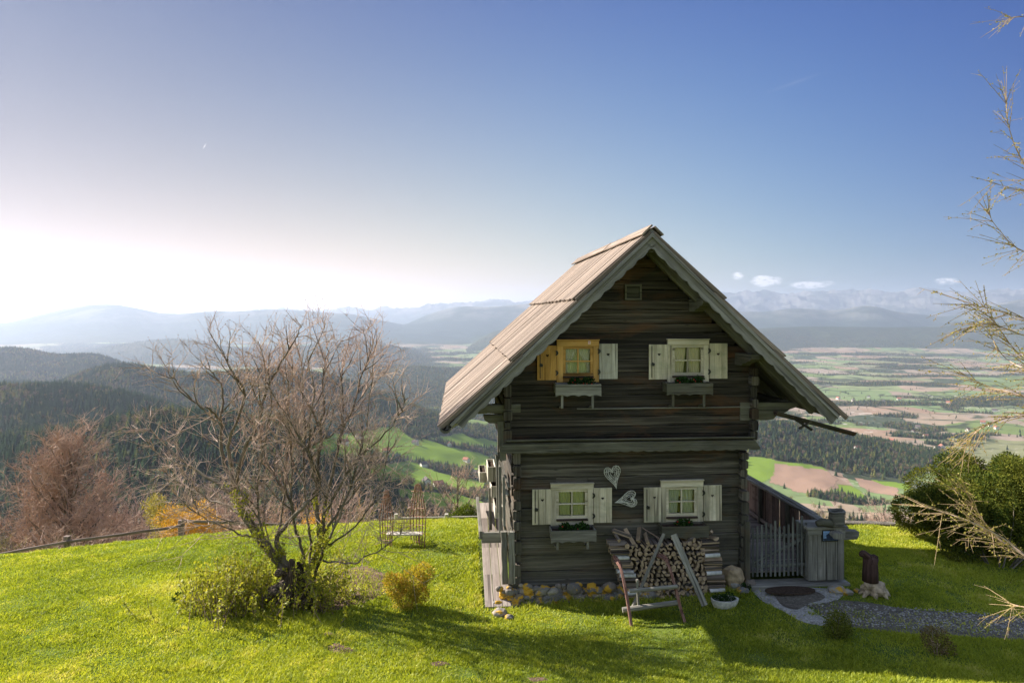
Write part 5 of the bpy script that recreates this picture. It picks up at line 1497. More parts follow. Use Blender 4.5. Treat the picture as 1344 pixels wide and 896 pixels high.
for (path, Yd, r, dens) in BOUGHS:
    pts = [P(px, py, Yd+.25*i*(-1 if q.random() < .5 else 1)*.2)-LO for i, (px, py) in enumerate(path)]
    pts = [Vector((0, 0, pts[0].z+.1))]+pts if pts[0].x > -1.5 else pts
    c = curve_pts(pts, 6); n = len(c); ll_.tube(c, [r*.7*(1-.8*i/(n-1)) for i in range(n)], 5, cap=False)
    L = sum((c[i+1]-c[i]).length for i in range(n-1))
    for k in range(int(L*34*dens)):
        t = q.uniform(.25, 1.)*(n-1); i = min(n-2, int(t)); b0 = (c[i+1]-c[i]).normalized(); sd = Vector((q.uniform(-.6, .2), q.gauss(0, .6), q.gauss(-.25, .45)))
        larch_shoot(c[i].lerp(c[i+1], t-i), (b0*.8+sd*.7).normalized(), q.uniform(.12, .38), .0025, 1)
ll_.build('trunk', m_twig, lar); lb.build('shoots', m_lb, lar)
nb_ = len(buds); 
def fb():
    return buds[nr.randint(nb_)], Vector((0, 0, .3))
leaves(None, min(nb_, 14000), fb, .011, 'buds', m_lbud, lar, aspect=.8)

# ================================================================== firewood
fw = wood('split_wood_end', (.22, .15, .095), (.36, .26, .17), (.52, .40, .28), (5, 9), bump=.3, vary=.4, knots=.2)
fbk = wood('firewood_bark', (.05, .04, .033), (.12, .095, .08), (.22, .18, .15), (2, 22), bump=.8, vary=.3)
birch = wood('birch_bark', (.34, .32, .30), (.62, .60, .57), (.78, .76, .73), (9, 5), bump=.2, vary=.15, knots=.8)
def log_proto(kind, L, r):
    b = MB()
    if kind == 0: pr = [(0, 0)]+[(r*math.cos(a), r*math.sin(a)) for a in np.linspace(.2, 1.75, 6)]
    elif kind == 1: pr = [(r*.75*math.cos(a)*(1+.12*math.sin(a*3)), r*.75*math.sin(a)) for a in np.linspace(0, 2*math.pi, 10)[:-1]]
    elif kind == 2: pr = [(r*math.cos(a), r*math.sin(a)*.8) for a in np.linspace(0, math.pi, 8)]
    elif kind == 3: pr = [(-r*.6, -r*.4), (r*.7, -r*.5), (r*.5, r*.55), (-r*.35, r*.6)]
    else: pr = [(-r*.7, -r*.45), (r*.8, -r*.3), (-r*.1, r*.75)]
    cx_ = sum(p[0] for p in pr)/len(pr); cz_ = sum(p[1] for p in pr)/len(pr); pr = [(p[0]-cx_, p[1]-cz_) for p in pr]
    b.prism(pr, -L/2, L/2)
    # ends get the cut-wood material, sides bark
    nf = []
    for f in b.f:
        ys = [b.v[i].y for i in f]; nf.append(0 if max(ys)-min(ys) < 1e-6 else (1 if rng.random() < .7 else 0))
    b.mi = nf; return b
protos = []
for k in range(5):
    for rr in (.052, .062):
        o = log_proto(k, .34, rr).build('firewood_log', [fw, fbk]); protos.append(o)
bp = []
for k in (2, 1): bp.append(log_proto(k, .30, .05).build('birch_log', [fw, birch]))
GS = 'split firewood logs stacked against the cabin wall'
used = set()
def place(proto, loc, rot, label, cat, group):
    o = proto
    if proto.name in used: o = proto.copy(); col.objects.link(o)
    else: used.add(proto.name)
    o.location = loc; o.rotation_mode = 'XYZ'; o.rotation_euler = rot; tag(o, label, cat, group); return o
q = random.Random(9)
vS = -.36
uL0, zT = H(801, 712, vS); uR0, _ = H(947, 712, vS); zB = H(870, 783, vS)[1]
def side_u(z, s):   # the stack leans and bulges a little
    t = (z-zB)/(zT-zB)
    return (H(823, 780, vS)[0]*(1-t)+H(801, 712, vS)[0]*t) if s < 0 else (H(951, 776, vS)[0]*(1-t)+H(940, 712, vS)[0]*t)
row = 0; z = zB
while z < zT-.02:
    a, c = side_u(z, -1)+.30, side_u(z, 1)-.28
    u = a+(.045 if row % 2 else 0)
    while u < c:
        pr = q.choice(protos)
        loc = HW(u+q.uniform(-.012, .012), vS+.17+q.uniform(-.035, .02), z+q.uniform(-.012, .012))
        place(pr, loc, (0, q.uniform(0, 6.28), TH0+q.uniform(-.08, .08)), 'split log end-on in the middle of the firewood stack by the cabin wall', 'firewood', GS)
        u += q.uniform(.082, .098)
    row += 1; z += .080
# rough pieces lying on top
for k, (px, py, an) in enumerate([(811, 705, .5), (819, 703, .7), (829, 707, .9), (842, 704, -.6), (852, 709, -.3), (905, 708, .3), (918, 706, -.4), (931, 705, .8), (938, 709, .2), (889, 711, -.5)]):
    u, zz = H(px, py, vS); place(q.choice(protos), HW(u, vS+.15, zz-.01), (R(55)*an, q.uniform(0, 6.28), TH0+an*1.1), 'rough split log lying slanted on top of the firewood stack', 'firewood', 'slanted logs on top of the firewood stack')
# crossed piles that hold both ends
for s in (-1, 1):
    z = zB; k = 0
    while z < zT-.03:
        e = side_u(z, s)
        if k % 4 == 1 or q.random() < .08:
            pr = bp[k % 2]; lb_, gg = ('white-barked birch log laid crosswise at the %s end of the firewood stack' % ('left' if s < 0 else 'right')), 'birch logs at the %s end of the stack' % ('left' if s < 0 else 'right')
        else: pr = q.choice(protos); lb_, gg = ('brown log laid crosswise at the %s end of the firewood stack' % ('left' if s < 0 else 'right')), 'crosswise logs at the %s end of the stack' % ('left' if s < 0 else 'right')
        for vv in (.02, .13, .24):
            place(pr, HW(e-s*.13+q.uniform(-.015, .015), vS+vv, z), (0, q.uniform(0, 6.28) if 'birch' not in lb_ else q.uniform(-.4, .4)+3.14*(k % 2), TH0+R(90)+q.uniform(-.12, .12)), lb_, 'firewood', gg)
        z += .082; k += 1
for o in protos+bp:
    if o.name not in used: bpy.data.objects.remove(o)
# bearer poles under the stack
b = MB(); 
for px, py in ((880, 786),):
    u, z_ = H(px, py, vS); b.tube([(uL0+.25, vS+.05, z_-.02), (uR0-.1, vS+.05, z_-.02)], .045, 8)
o = b.build('bearer_pole', m_grey); o.location = (HX0, HY0, 0); o.rotation_euler = (0, 0, TH0); tag(o, 'grey pole lying under the firewood stack as a bearer', 'pole')

# old sledge leaning on the stack
m_red = wood('worn_red_wood', (.09, .04, .03), (.19, .095, .075), (.34, .24, .20), (1, 16), bump=.4, vary=.1)
g1 = G(829, 822); g2 = G(899, 817)
sl_ = empty('old_sledge', g1); tag(sl_, 'old wooden sledge with reddish curved runners leaning on the firewood stack', 'sledge')
Yt = HY0-.62
def run(pa, g):
    n = len(pa)-1; return [P(px, py, g.y+(Yt-g.y)*(1-i/n)) -g1 for i, (px, py) in enumerate(pa)]
for pa, g in (([(806, 731), (809, 734), (815, 746), (822, 779), (829, 822)], g1), ([(864, 729), (871, 731), (876, 738), (885, 765), (892, 793), (899, 817)], g2)):
    pts = curve_pts(run(pa, g), 4); b = MB()
    for i in range(len(pts)-1): b.beam(pts[i], pts[i+1]+(pts[i+1]-pts[i])*.12, .05, .085, (0, 1, .3), .008, r=.5)
    b.build('runner', m_red, sl_)
for (a, c, r) in (((817, 800), (892, 790), .045), ((826, 775), (889, 769), .035), ((836, 760), (838, 796), .022)):
    b = MB(); b.tube([P(a[0], a[1], g1.y+.25)-g1, P(c[0], c[1], g1.y+.3)-g1], r, 8); b.build('crossbar', m_grey, sl_)
def leaning(name, a, c, w_, th_, mat, label, cat, yb=.25, yt=HY0-.5):
    g = P(c[0], c[1], g1.y+yb); t = P(a[0], a[1], yt); b = MB(); b.beam((0, 0, 0), t-g, w_, th_, (0, 1, .4), .008, seg=6, wob=.004)
    o = b.build(name, mat); o.location = g; tag(o, label, cat)
leaning('leaning_pole', (871, 700), (829, 800), .05, .045, m_grey, 'thin grey pole leaning across the firewood stack towards upper right', 'pole', .35, HY0-.56)
leaning('leaning_plank', (884, 701), (925, 794), .11, .04, m_grey, 'broad grey plank leaning across the right half of the firewood stack', 'plank', .45, HY0-.56)
leaning('thin_stick', (843, 692), (868, 708), .02, .02, m_twigd, 'thin dark stick leaning on the wall above the firewood stack', 'stick', .9, HY0-.03)

# woven heart ornaments
m_wick = plain('whitened_wicker', (.58, .56, .50), .8, .2, .2, 20, bump=0)
def woven_heart(px, py, s, ang, label):
    u, z_ = H(px, py, -.06); o = MB(); q = random.Random(int(px))
    def hp(t, k):
        x = 16*math.sin(t)**3*k*(.82); y = (13*math.cos(t)-5*math.cos(2*t)-2*math.cos(3*t)-math.cos(4*t))*k-(7*(max(0, -math.cos(t)))**3)*k
        x, y = x*s/17, y*s/17; return Vector((x*math.cos(ang)-y*math.sin(ang), q.uniform(-.008, .008), x*math.sin(ang)+y*math.cos(ang)))
    for k in (1., .98, .78, .52, .30):
        for rep in range(2):
            kk = k+q.uniform(-.03, .03); o.tube([hp(t, kk+.03*math.sin(t*5+rep)) for t in np.linspace(0, 2*math.pi, 26)], .0042, 4, cap=False)
    for _ in range(16):
        t1 = q.uniform(0, 6.28); t2 = t1+q.uniform(.5, 2.); o.tube([hp(t1, .95), hp((t1+t2)/2, .55), hp(t2, .95)], .0036, 4, cap=False)
    ob = o.build('woven_heart', m_wick); ob.location = HW(u, -.045, z_); ob.rotation_euler = (0, 0, TH0); tag(ob, label, 'ornament')
woven_heart(804.5, 622, .205, R(-14)*-1, 'whitish woven twig heart, the upper one, pointing down between the lower windows')
woven_heart(826, 655, .20, R(-78), 'whitish woven twig heart, the lower one, lying on its side between the lower windows')

# flowers in the window boxes
m_ger = leafmat('geranium_leaves', [(.015, .035, .012), (.03, .065, .018), (.05, .09, .025)], .2)
m_redf = plain('red_petal', (.45, .01, .015), .6, .3, .1, 10, bump=0)
def box_plant(key, t, w_, label, fl=3):
    u, v, z_, W = boxes[key]; p = HW(u+W*t, v-.06, z_-.02)
    r = clump('geranium', p, [((0, 0, .08), .08), ((-w_*.6, 0, .06), .07), ((w_*.6, 0, .07), .07)], 420, .04, m_ger, label, 'plant', 'small plants in the window boxes', stems=6, aspect=.8)
    b = MB(); q = random.Random(int(u*100)+int(t*50))
    for _ in range(fl): b.rock((q.uniform(-w_, w_), -.06, q.uniform(.05, .13)), .016, .012, .014, sub=1)
    b.build('blossom', m_redf, r)
NM = {'ul': 'box under the yellow upper window', 'ur': 'box under the upper right window', 'll': 'box under the lower left window', 'lr': 'box above the firewood'}
for k, ps in {'ul': ((-.06, .09), (.22, .09)), 'ur': ((-.13, .10), (.18, .10)), 'll': ((-.16, .10), (.18, .11)), 'lr': ((.0, .14),)}.items():
    for i, (t, w_) in enumerate(ps): box_plant(k, t, w_, 'dark green geranium, '+('right' if i else 'left')+' part of the '+NM[k], 3 if k != 'll' else 1)

# ================================================================== things by the gate and on the lawn
m_tan = plain('tan_boulder', (.36, .27, .17), .9, .2, .2, 9, bump=.5)
def stone_thing(px, py, sx, sy, sz, mat, label, seed, cat='stone', name='boulder', group=None, lift=.6):
    g = G(px, py); st = rng.getstate(); rng.seed(seed); b = MB(); b.rock((0, 0, sz*lift), sx, sy, sz, sub=3, flat=.8); rng.setstate(st); o = b.build(name, mat, smooth=False); o.location = g; tag(o, label, cat, group); return o
stone_thing(961, 772, .215, .16, .24, m_tan, 'pale tan boulder leaning on the wall between firewood and gate', 4, lift=.8)
m_rk = stone_mat(); 
for i, (px, py, s, lb) in enumerate([(655, 808, .12, 'grey fieldstone at the foot of the plank walk'), (668, 812, .07, 'small fieldstone right of the plank walk foot'), (1098, 778, .13, 'grey stone under the threshold end by the pier'), (1112, 780, .09, 'dark stone just right of the threshold'), (975, 778, .10, 'flat grey stone between boulder and threshold'), (1125, 777, .06, 'small stone left of the carved figure')]):
    stone_thing(px, py, s*1.2, s, s*.7, m_rk, lb, 20+i, name='fieldstone')
# stone trough with plants
g = G(951, 797); tr_ = empty('stone_trough', g, TH0); tag(tr_, 'white oval stone trough on the grass below the tan boulder', 'trough')
b = MB(); rs = [(.19, 0), (.235, .08), (.25, .15), (.215, .15), (.20, .09)]; n = 26
for (r, z_) in rs:
    for i in range(n): a = 2*math.pi*i/n; b.v.append(Vector((r*math.cos(a)*(1+.03*math.sin(3*a+z_*9)), r*.62*math.sin(a), z_)))
for k in range(len(rs)-1):
    for i in range(n): i2 = (i+1) % n; b.face((k*n+i, k*n+i2, (k+1)*n+i2, (k+1)*n+i))
b.face([4*n+i for i in range(n)]); b.build('bowl', plain('white_stone', (.55, .53, .49), .9, .2, .15, 25, bump=.5), tr_)
clump('trough_plant', g+Vector((-.02, 0, .09)), [((-.1, 0, .05), .09), ((.1, 0, .07), .09), ((0, 0, .04), .08)], 900, .035, m_ger, 'low green plant growing in the white stone trough', 'plant')
clump('ground_plant', G(965, 775)+Vector((.1, .0, 0)), [((0, 0, .06), .09), ((.12, 0, .04), .08)], 500, .04, m_ger, 'dark green weeds behind the white stone trough', 'plant')

# carved figure on a root block
g = G(1148, 782); rb_ = empty('root_block', g); tag(rb_, 'pale gnarled root block on the shaded lawn right of the gate', 'root block')
m_root = plain('pale_root', (.36, .28, .20), .9, .1, .3, 9, bump=.6)
b = MB(); st = rng.getstate(); rng.seed(3); b.rock((0, 0, .12), .24, .16, .15, sub=3, flat=.75); b.rock((-.09, -.02, .22), .14, .12, .10, sub=2); b.rock((.13, -.03, .08), .12, .11, .09, sub=2); rng.setstate(st); b.build('block', m_root, rb_)
b = MB()
for a in np.linspace(0, 6.2, 8): b.tube([(.1*math.cos(a), .07*math.sin(a), .12), (.2*math.cos(a), .14*math.sin(a), .07), (.28*math.cos(a), .2*math.sin(a), -.02)], [.05, .045, .02], 6)
b.split('root', m_root, rb_)
fg = empty('carved_figure', g+Vector((-.08, 0, .27)), .1); tag(fg, 'dark brown carved wooden animal figure standing on the pale root block', 'carving')
m_cv = wood('dark_carved_wood', (.025, .014, .012), (.065, .035, .03), (.13, .075, .06), (2, 20), bump=.8, vary=.15)
b = MB(); b.tube([(0, 0, 0), (0, 0, .18), (.0, 0, .34), (.01, 0, .42), (.01, 0, .46)], [.14, .135, .125, .13, .09], 14, r=.4); b.build('body', m_cv, fg, smooth=True)
b = MB(); b.tube([(.0, -.02, .38), (-.08, -.03, .47), (-.16, -.04, .53), (-.20, -.05, .56)], [.07, .065, .06, .03], 10, r=.6); b.rock((-.17, -.04, .51), .075, .055, .065, sub=2); b.build('head', m_cv, fg, smooth=True)
b = MB(); b.rock((.04, -.03, .44), .085, .07, .06, sub=2); b.build('shoulder', m_cv, fg, smooth=True)

# hollow log planter on the rail end
pz = H(1098, 686, -.3); hl = empty('hollow_log_planter', HW(pz[0], -.30, pz[1]-.03), TH0); tag(hl, 'round hollowed log planter standing on the end of the porch railing', 'planter')
b = MB(); n = 18; rs = [(.13, 0), (.15, .08), (.14, .2), (.165, .27), (.115, .27), (.10, .12)]
for (r, z_) in rs:
    for i in range(n): a = 2*math.pi*i/n; b.v.append(Vector((r*math.cos(a)*(1+.05*math.sin(4*a)), r*math.sin(a), z_+.012*math.sin(3*a))))
for k in range(len(rs)-1):
    for i in range(n): i2 = (i+1) % n; b.face((k*n+i, k*n+i2, (k+1)*n+i2, (k+1)*n+i), ((i*.05, k*.1), (i*.05+.05, k*.1), (i*.05+.05, k*.1+.1), (i*.05, k*.1+.1)))
b.face([5*n+i for i in range(n)]); b.build('hollow_log', m_grey, hl, smooth=True)
pz = H(1082, 688, -.35); b = MB(); b.tube([(-.16, 0, .02), (-.05, 0, .05), (.08, 0, .03), (.17, 0, -.02)], [.05, .075, .08, .05], 9); b.rock((.17, 0, -.01), .08, .06, .06, sub=2)
o = b.build('carved_log', m_beam, smooth=True); o.location = HW(pz[0], -.36, pz[1]); o.rotation_euler = (0, 0, TH0); tag(o, 'short weathered carved log lying left of the hollow log planter', 'log')

# sheets that follow the ground
def sheet(name, outline, lift, mat, kind='structure', label=None, cat=None, rough=.05, n=90, rings=10, thick=0.):
    pts = [G(*p) for p in outline]; cx = sum(p.x for p in pts)/len(pts); cy_ = sum(p.y for p in pts)/len(pts)
    c = curve_pts([Vector((p.x, p.y, 0)) for p in pts+[pts[0]]], max(2, n//len(pts)))[:-1]
    b = MB(); m_ = len(c); b.v.append(Vector((cx, cy_, gz1(cx, cy_)+lift)))
    XY = []
    for k in range(1, rings+1):
        for i, p in enumerate(c):
            t = k/rings; j = 1+rough*(math.sin(i*1.7)+math.sin(i*.6+2)+math.sin(i*3.1))*.5 if k == rings else 1
            XY.append((cx+(p.x-cx)*t*j, cy_+(p.y-cy_)*t*j))
    XY = np.array(XY); zz = gz(XY[:, 0], XY[:, 1])+lift
    edge = np.arange(len(XY)) >= (rings-1)*m_
    zz = np.where(edge, zz-lift-.01, zz)
    b.v += [Vector((x, y, z)) for (x, y), z in zip(XY, zz)]
    for i in range(m_): b.face((0, 1+i, 1+(i+1) % m_))
    for k in range(rings-1):
        for i in range(m_): a = 1+k*m_; b.face((a+i, a+m_+i, a+m_+(i+1) % m_, a+(i+1) % m_))
    o = b.build(name, mat, smooth=True); tag(o, label, cat, None, kind); return [(p.x, p.y) for p in c]
def soilmat(name, a, c, sc_=6):
    m = NT(name, .95, .1); o = m.coord(); n = m.noise(o, sc_, 7, .7); v = m.new('ShaderNodeTexVoronoi'); v.inputs['Scale'].default_value = 42; m.L(o, v.inputs['Vector'])
    cc = m.mix(.5, m.ramp(n, [(.35, a), (.65, c)]), m.mix(1., m.ramp(n, [(.35, a), (.65, c)]), m.ramp(v.outputs['Color'], [(0, .35), (1, 1.7)]), 'MULTIPLY')); m.bump(v.outputs['Distance'], .8, .02); return m.color(cc)
m_grav = soilmat('gravel', (.09, .078, .062), (.19, .168, .14)); m_soil2 = soilmat('bare_soil', (.07, .045, .032), (.19, .125, .09)); m_pale = soilmat('pale_stone', (.26, .25, .235), (.42, .40, .37), 9)
EX = []
EX.append((sheet('gravel_path', [(1052, 795), (1075, 786), (1130, 790), (1200, 800), (1290, 806), (1420, 815), (1600, 822), (1600, 850), (1420, 843), (1300, 838), (1200, 832), (1130, 826), (1090, 816)], .018, m_grav, rough=.03), .85))
EX.append((sheet('bare_soil', [(360, 795), (385, 770), (420, 758), (470, 742), (500, 748), (520, 764), (500, 784), (470, 794), (430, 806), (395, 806)], .012, m_soil2, rough=.12), .75))
for pl_ in ([(428, 849), (440, 843), (455, 847), (470, 855), (450, 859), (432, 856)], [(420, 831), (432, 829), (440, 834), (428, 836)], [(562, 870), (580, 868), (592, 872), (572, 876)], [(690, 890), (715, 889), (720, 893), (700, 895)]):
    EX.append((sheet('bare_soil', pl_, .012, m_soil2, rough=.1, n=40, rings=4), .75))
EX.append((sheet('stone_paving', [(985, 775), (1000, 770), (1080, 771), (1110, 776), (1095, 790), (1060, 795), (1062, 808), (1090, 818), (1080, 822), (1050, 815), (1025, 801), (1000, 790)], .02, m_pale, rough=.02), .9))
EX.append((sheet('worn_ground', [(1010, 778), (1040, 772), (1075, 778), (1085, 786), (1062, 795), (1045, 803), (1025, 797)], .030, m_grav, rough=.04), 1.))
# door mat
b = MB(); g = G(1037, 779); n = 48; 
for z_, k in ((0, 1.), (.022, 1.), (.026, .94)):
    for i in range(n): a = 2*math.pi*i/n; b.v.append(Vector((.47*k*math.cos(a)*(abs(math.cos(a))**-.12 if abs(math.cos(a)) > .1 else 1.2), .20*k*math.sin(a), z_)))
for kk in range(2):
    for i in range(n): i2 = (i+1) % n; b.face((kk*n+i, kk*n+i2, (kk+1)*n+i2, (kk+1)*n+i))
b.face([2*n+i for i in range(n)]); o = b.build('door_mat', soilmat('coir', (.045, .03, .022), (.085, .058, .042), 30)); o.location = g+Vector((0, 0, .045)); o.rotation_euler = (-.05, 0, TH0); tag(o, 'dark brown oval door mat in front of the picket gate', 'mat')
# gravel stones
b = MB(); q = random.Random(13); V_, F_ = ico(1); 
for k in range(1500):
    px = q.uniform(1055, 1500); t = q.random(); py = 790+(px-1055)*.06+t*28
    g = G(px, py); s = q.uniform(.006, .016); base = len(b.v)
    for p in V_[:12] if len(V_) >= 12 else V_: b.v.append(g+Vector((p[0]*s*1.3, p[1]*s*1.2, p[2]*s*.7+.02)))
    r = q.random()
    for f in F_: 
        if max(f) < 12: b.face([base+i for i in f], None, r)
V0, F0 = ico(1)
o = b.build('loose_gravel', m_pale); tag(o, kind='stuff')
# low plants with pale stones at the left
g = G(246, 789); clump('ground_plant', g, [((-.15, 0, .04), .10), ((.2, 0, .06), .12), ((.32, 0, .03), .08)], 700, .05, m_ger, 'low dark-leaved plant on the lawn left of the old tree', 'plant')
stone_thing(243, 790, .09, .07, .06, plain('pinkish_white_stone', (.60, .50, .45), .8, .2, .15, 20), 'pinkish white stone among low leaves left of the old tree', 7, name='fieldstone')

# rail fence at the left, beyond the crest
m_fence = wood('fence_wood', (.13, .09, .075), (.23, .17, .145), (.34, .27, .235), (1, 16), bump=.5)
fl = [(-60, 736, 18.3), (88, 703, 18.9), (238, 682, 19.4), (330, 684, 20.5), (430, 686, 21.5)]
fr_ = empty('rail_fence', P(88, 722, 18.9)); tag(fr_, 'weathered two-rail wooden fence along the left edge of the meadow', 'fence'); FO = fr_.location.copy()
for (px, py, Y) in fl:
    t = P(px, py, Y); gb_ = gz1(t.x, Y)-.3; b = MB(); b.box(t.x-.075, t.x+.075, Y-.06, Y+.06, gb_, t.z, .012); o = b.build('post', m_fence, fr_); o.location = -FO
for (pa, pb) in (((-60, 738, 18.2), (88, 711, 18.8)), ((88, 711, 18.8), (238, 690, 19.3)), ((238, 683, 19.3), (330, 687, 20.4)), ((330, 687, 20.4), (430, 690, 21.4)), ((172, 714, 19.), (245, 705, 19.3)), ((238, 705, 19.3), (330, 703, 20.4))):
    b = MB(); b.beam(P(*pa), P(*pb), .05, .075, (0, 0, 1), .012, seg=6, wob=.008); o = b.build('rail', m_fence, fr_); o.location = -FO
f2 = empty('rail_fence', P(586, 690, 20)); tag(f2, 'thin pale rail fence at the meadow edge between garden seat and cabin', 'fence'); FO = f2.location.copy()
for px in (520, 586, 660): t = P(px, 674, 20.); b = MB(); b.box(t.x-.05, t.x+.05, 19.95, 20.05, gz1(t.x, 20.)-.2, t.z, .01); o = b.build('post', m_shutg, f2); o.location = -FO
b = MB(); b.beam(P(510, 680, 20), P(660, 677, 20), .04, .045, (0, 0, 1), .008); o = b.build('rail', m_shutg, f2); o.location = -FO
b = MB(); a_, c_ = on(1085, 18.6, .06), on(1215, 18.4, .06); b.beam(a_, c_, .25, .12, (0, 0, 1), .02, seg=10, wob=.01); o = b.build('stone_kerb', m_grav); tag(o, 'low pale kerb along the far edge of the lawn right of the porch', 'kerb')

# rusty wire garden seat with trellis sides
m_ru = plain('rusty_wire', (.22, .12, .08), .85, .3, .25, 10, bump=0)
g = G(530, 718); gs = empty('garden_seat', g); tag(gs, 'rusty wire garden seat with tall trellis sides on the lawn', 'garden seat')
def rel(px, py, dy=0.): return P(px, py, g.y+dy)-g
for (x0, x1, yt, yb_, dy0, dy1) in ((500, 514, 642, 716, .5, -.0), (540, 557, 634, 718, .55, -.1)):
    b = MB()
    for k in range(6):
        t = k/5; x = x0+(x1-x0)*t; dy = dy0+(dy1-dy0)*t
        b.tube([rel(x, yb_-2*(1-t), dy), rel(x-2+4*t, (yt+yb_)/2, dy), rel(x0+(x1-x0)*(.5+(t-.5)*.4), yt+4*abs(t-.5), dy*.6)], .012, 5)
    for yy in np.linspace(yb_-8, yt+10, 7): b.tube([rel(x0, yy, dy0), rel(x1, yy+1, dy1)], .008, 4)
    b.build('trellis_side', m_ru, gs)
b = MB()
for k in range(15): x = 512+30*k/14; b.tube([rel(x, 698, .35), rel(x, 681+1.5*math.sin(k), .45)], .005, 4)
for yy in (681, 686, 692, 698): b.tube([rel(512, yy, .4), rel(543, yy, .4)], .005, 4)
b.build('wire_back', m_ru, gs)
b = MB(); b.beam(rel(508, 699.5, .1), rel(555, 700, .1), .22, .03, (0, 0, 1), .005); b.build('seat', m_shutg, gs)
for (x, dy) in ((512, -.05), (551, -.1), (514, .3), (549, .3)):
    b = MB(); b.tube([rel(x, 700, dy), rel(x, 717, dy)], .012, 6); b.build('leg', m_ru, gs)

# small houses of the valley
m_wallp = plain('rendered_wall', (.62, .58, .52), .9, .2, .05, 1, bump=0); m_tile = plain('roof_tile', (.26, .11, .075), .9, .2, .1, 1, bump=0); m_tiled = plain('dark_roof_tile', (.10, .08, .075), .9, .2, .1, 1, bump=0)
def house(roofm):
    r = empty('farmhouse'); w_, d_, h_ = 9, 12, 5.5
    b = MB(); b.prism([(-w_/2, -3), (w_/2, -3), (w_/2, h_), (0, h_+4.2), (-w_/2, h_)], -d_/2, d_/2); b.build('wall', m_wallp, r)
    b = MB()
    for s in (-1, 1): b.beam((s*(w_/2+.8)/2, -d_/2-.8, h_+1.8), (s*(w_/2+.8)/2, d_/2+.8, h_+1.8), 7.2, .35, (s*4.4, 0, 5.3), .02)
    b.build('roof', roofm, r); return r
hp_ = [house(m_tile), house(m_tiled)]; used_h = set()
q = random.Random(17)
SP = [(508, 594, 0), (452, 583, 0), (520, 602, 1), (612, 606, 0), (470, 575, 1), (556, 612, 1), (575, 640, 0), (560, 636, 1), (590, 585, 0), (545, 583, 1), (1198, 568, 0), (1205, 562, 1), (1215, 574, 0), (1290, 556, 0), (1300, 560, 1), (1308, 563, 0), (1180, 525, 0), (1120, 527, 1), (1100, 524, 0), (1140, 522, 0), (1160, 528, 1), (1245, 530, 0), (1270, 566, 0), (1230, 590, 1), (1236, 588, 0), (1170, 580, 0), (1060, 515, 1), (1075, 520, 0), (1125, 590, 0), (1305, 540, 1)]
def ground_far(px, py):
    Y = np.geomspace(300, 12000, 3000); x = (px-672)/FPX*Y; h = gz(x, Y); k = np.argmax((CAMZ-(py-HY)/FPX*Y) < h); return Vector((x[k], Y[k], h[k]))
for (px, py, rk) in SP:
    g = ground_far(px, py); src = hp_[rk]
    if rk in used_h:
        o = src.copy(); col.objects.link(o)
        for ch in src.children: c = ch.copy(); col.objects.link(c); c.parent = o
    else: o = src; used_h.add(rk)
    o.location = g; o.rotation_euler = (0, 0, q.uniform(0, 3.1)); s = 1.+g.y/6000; o.scale = (s, s, s)
    if px < 700: lb, gp = ('tiny pale farmhouse with %s roof among the green meadows left of the cabin' % ('dark' if rk else 'reddish')), ('%s-roofed farmhouses left of the cabin' % ('dark' if rk else 'red'))
    else: lb, gp = ('tiny pale farmhouse with %s roof in the valley right of the cabin' % ('dark' if rk else 'reddish')), ('%s-roofed farmhouses right of the cabin' % ('dark' if rk else 'red'))
    tag(o, lb, 'house', gp)

# ================================================================== grass
NB = 900000
D = np.sqrt(nr.rand(NB*2)**1.35*(21.5**2-7.6**2)+7.6**2); u = nr.uniform(-.86, .86, NB*2); x = u*D
k = nr.rand(NB*2) < 1.; z = gz(x, D); D_, x_, z_ = D, x, z
# keep off the house, the porch and the bare patches
lx_ = (x-HX0)*CT+(D-HY0)*ST; lv = -(x-HX0)*ST+(D-HY0)*CT
keep = ~((lx_ > wl0-.15) & (lx_ < wl1+2.2) & (lv > -.05) & (lv < 5.2)) & ~((lx_ > -.62) & (lx_ < .05) & (lv > -.5) & (lv < 3.3)) & ~((lx_ > wl1-.05) & (lx_ < wl1+2.05) & (lv > -.42) & (lv < 5))
for poly, pr in EX:
    poly = np.array(poly); mnx, mny = poly.min(0); mxx, mxy = poly.max(0); m_ = (x > mnx) & (x < mxx) & (D > mny) & (D < mxy); idx = np.where(m_)[0]
    ins = inpoly(x[idx], D[idx], [tuple(p) for p in poly]); keep[idx[ins]] &= nr.rand(ins.sum()) > pr
cl_ = fbm(x*1.6, D*1.6, 61, 4); cl2 = fbm(x*.45, D*.45, 62, 4)
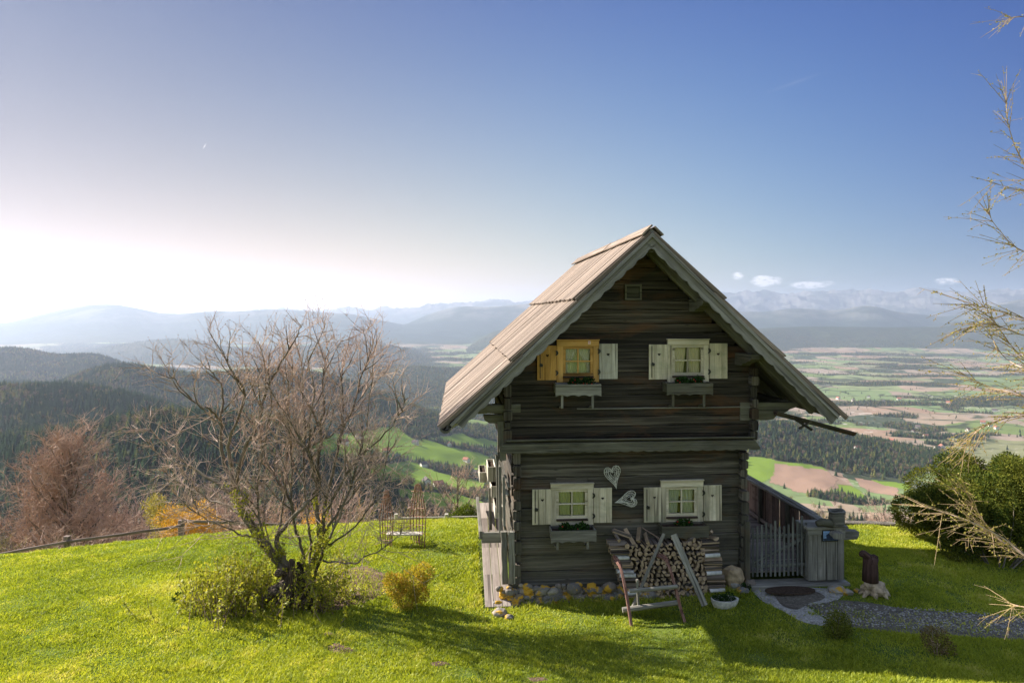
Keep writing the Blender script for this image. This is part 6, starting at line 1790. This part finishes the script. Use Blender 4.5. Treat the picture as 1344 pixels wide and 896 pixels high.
keep &= nr.rand(len(x)) < np.clip(.35+1.6*(cl_-.25), .1, 1)
x, D, z, cl_, cl2 = [a[keep][:NB] for a in (x, D, z, cl_, cl2)]
n = len(x); print('grass blades', n)
tuft = np.zeros(n)
for (tx, ty, tr) in [(TG.x, TG.y, 1.6)]: tuft = np.maximum(tuft, np.exp(-((x-tx)**2+(D-ty)**2)/tr**2))
lu = (x-HX0)*CT+(D-HY0)*ST; lvv = -(x-HX0)*ST+(D-HY0)*CT
tuft = np.maximum(tuft, np.where((lu > -.9) & (lu < 4.6), np.exp(-np.maximum(-lvv-.35, 0)/.22), 0))
tuft = np.maximum(tuft, sstep(.62, .72, fbm(x*3.1, D*3.1, 81, 3))*.8)
hgt = .78*(1+1.5*tuft*nr.rand(n))*(.022+.045*np.clip(cl_-.2, 0, 1)+.03*np.clip(cl2-.3, 0, 1))*(.6+.9*nr.rand(n)); a = nr.rand(n)*6.28; ln = hgt*(.3+.9*nr.rand(n)); wdt = .0022+.00028*D+.002*nr.rand(n); a2 = nr.rand(n)*6.28
C = np.stack([x, D, z-.004], -1); sd = np.stack([np.cos(a2), np.sin(a2), a2*0], -1)*wdt[:, None]
md = np.stack([np.cos(a)*ln*.4, np.sin(a)*ln*.4, hgt*.65], -1); tp = np.stack([np.cos(a)*ln, np.sin(a)*ln, hgt], -1)
V = np.stack([C-sd, C+sd, C+md+sd*.75, C+md-sd*.75, C+tp], 1).reshape(-1, 3); bs = np.arange(n)[:, None]*5
F = np.vstack([bs+np.array([[0, 1, 2]]), bs+np.array([[0, 2, 3]]), bs+np.array([[3, 2, 4]])])
dry = sstep(.60, .72, fbm(x*2.3+5, D*2.3, 71, 4))*.5+sstep(.62, .72, fbm(x*.7+5, D*.7, 72, 4))*.35
rv = np.clip(.05+.55*nr.rand(n)**1.2+(cl2-.5)*.85+dry*nr.rand(n), 0, 1); rv = np.tile(rv, 3)
m_gr = leafmat('grass_blades', GRASS, .45, .5)
o = link('grass', raw_mesh('grass', V, F, m_gr, rv)); tag(o, kind='stuff')
# a few dandelions
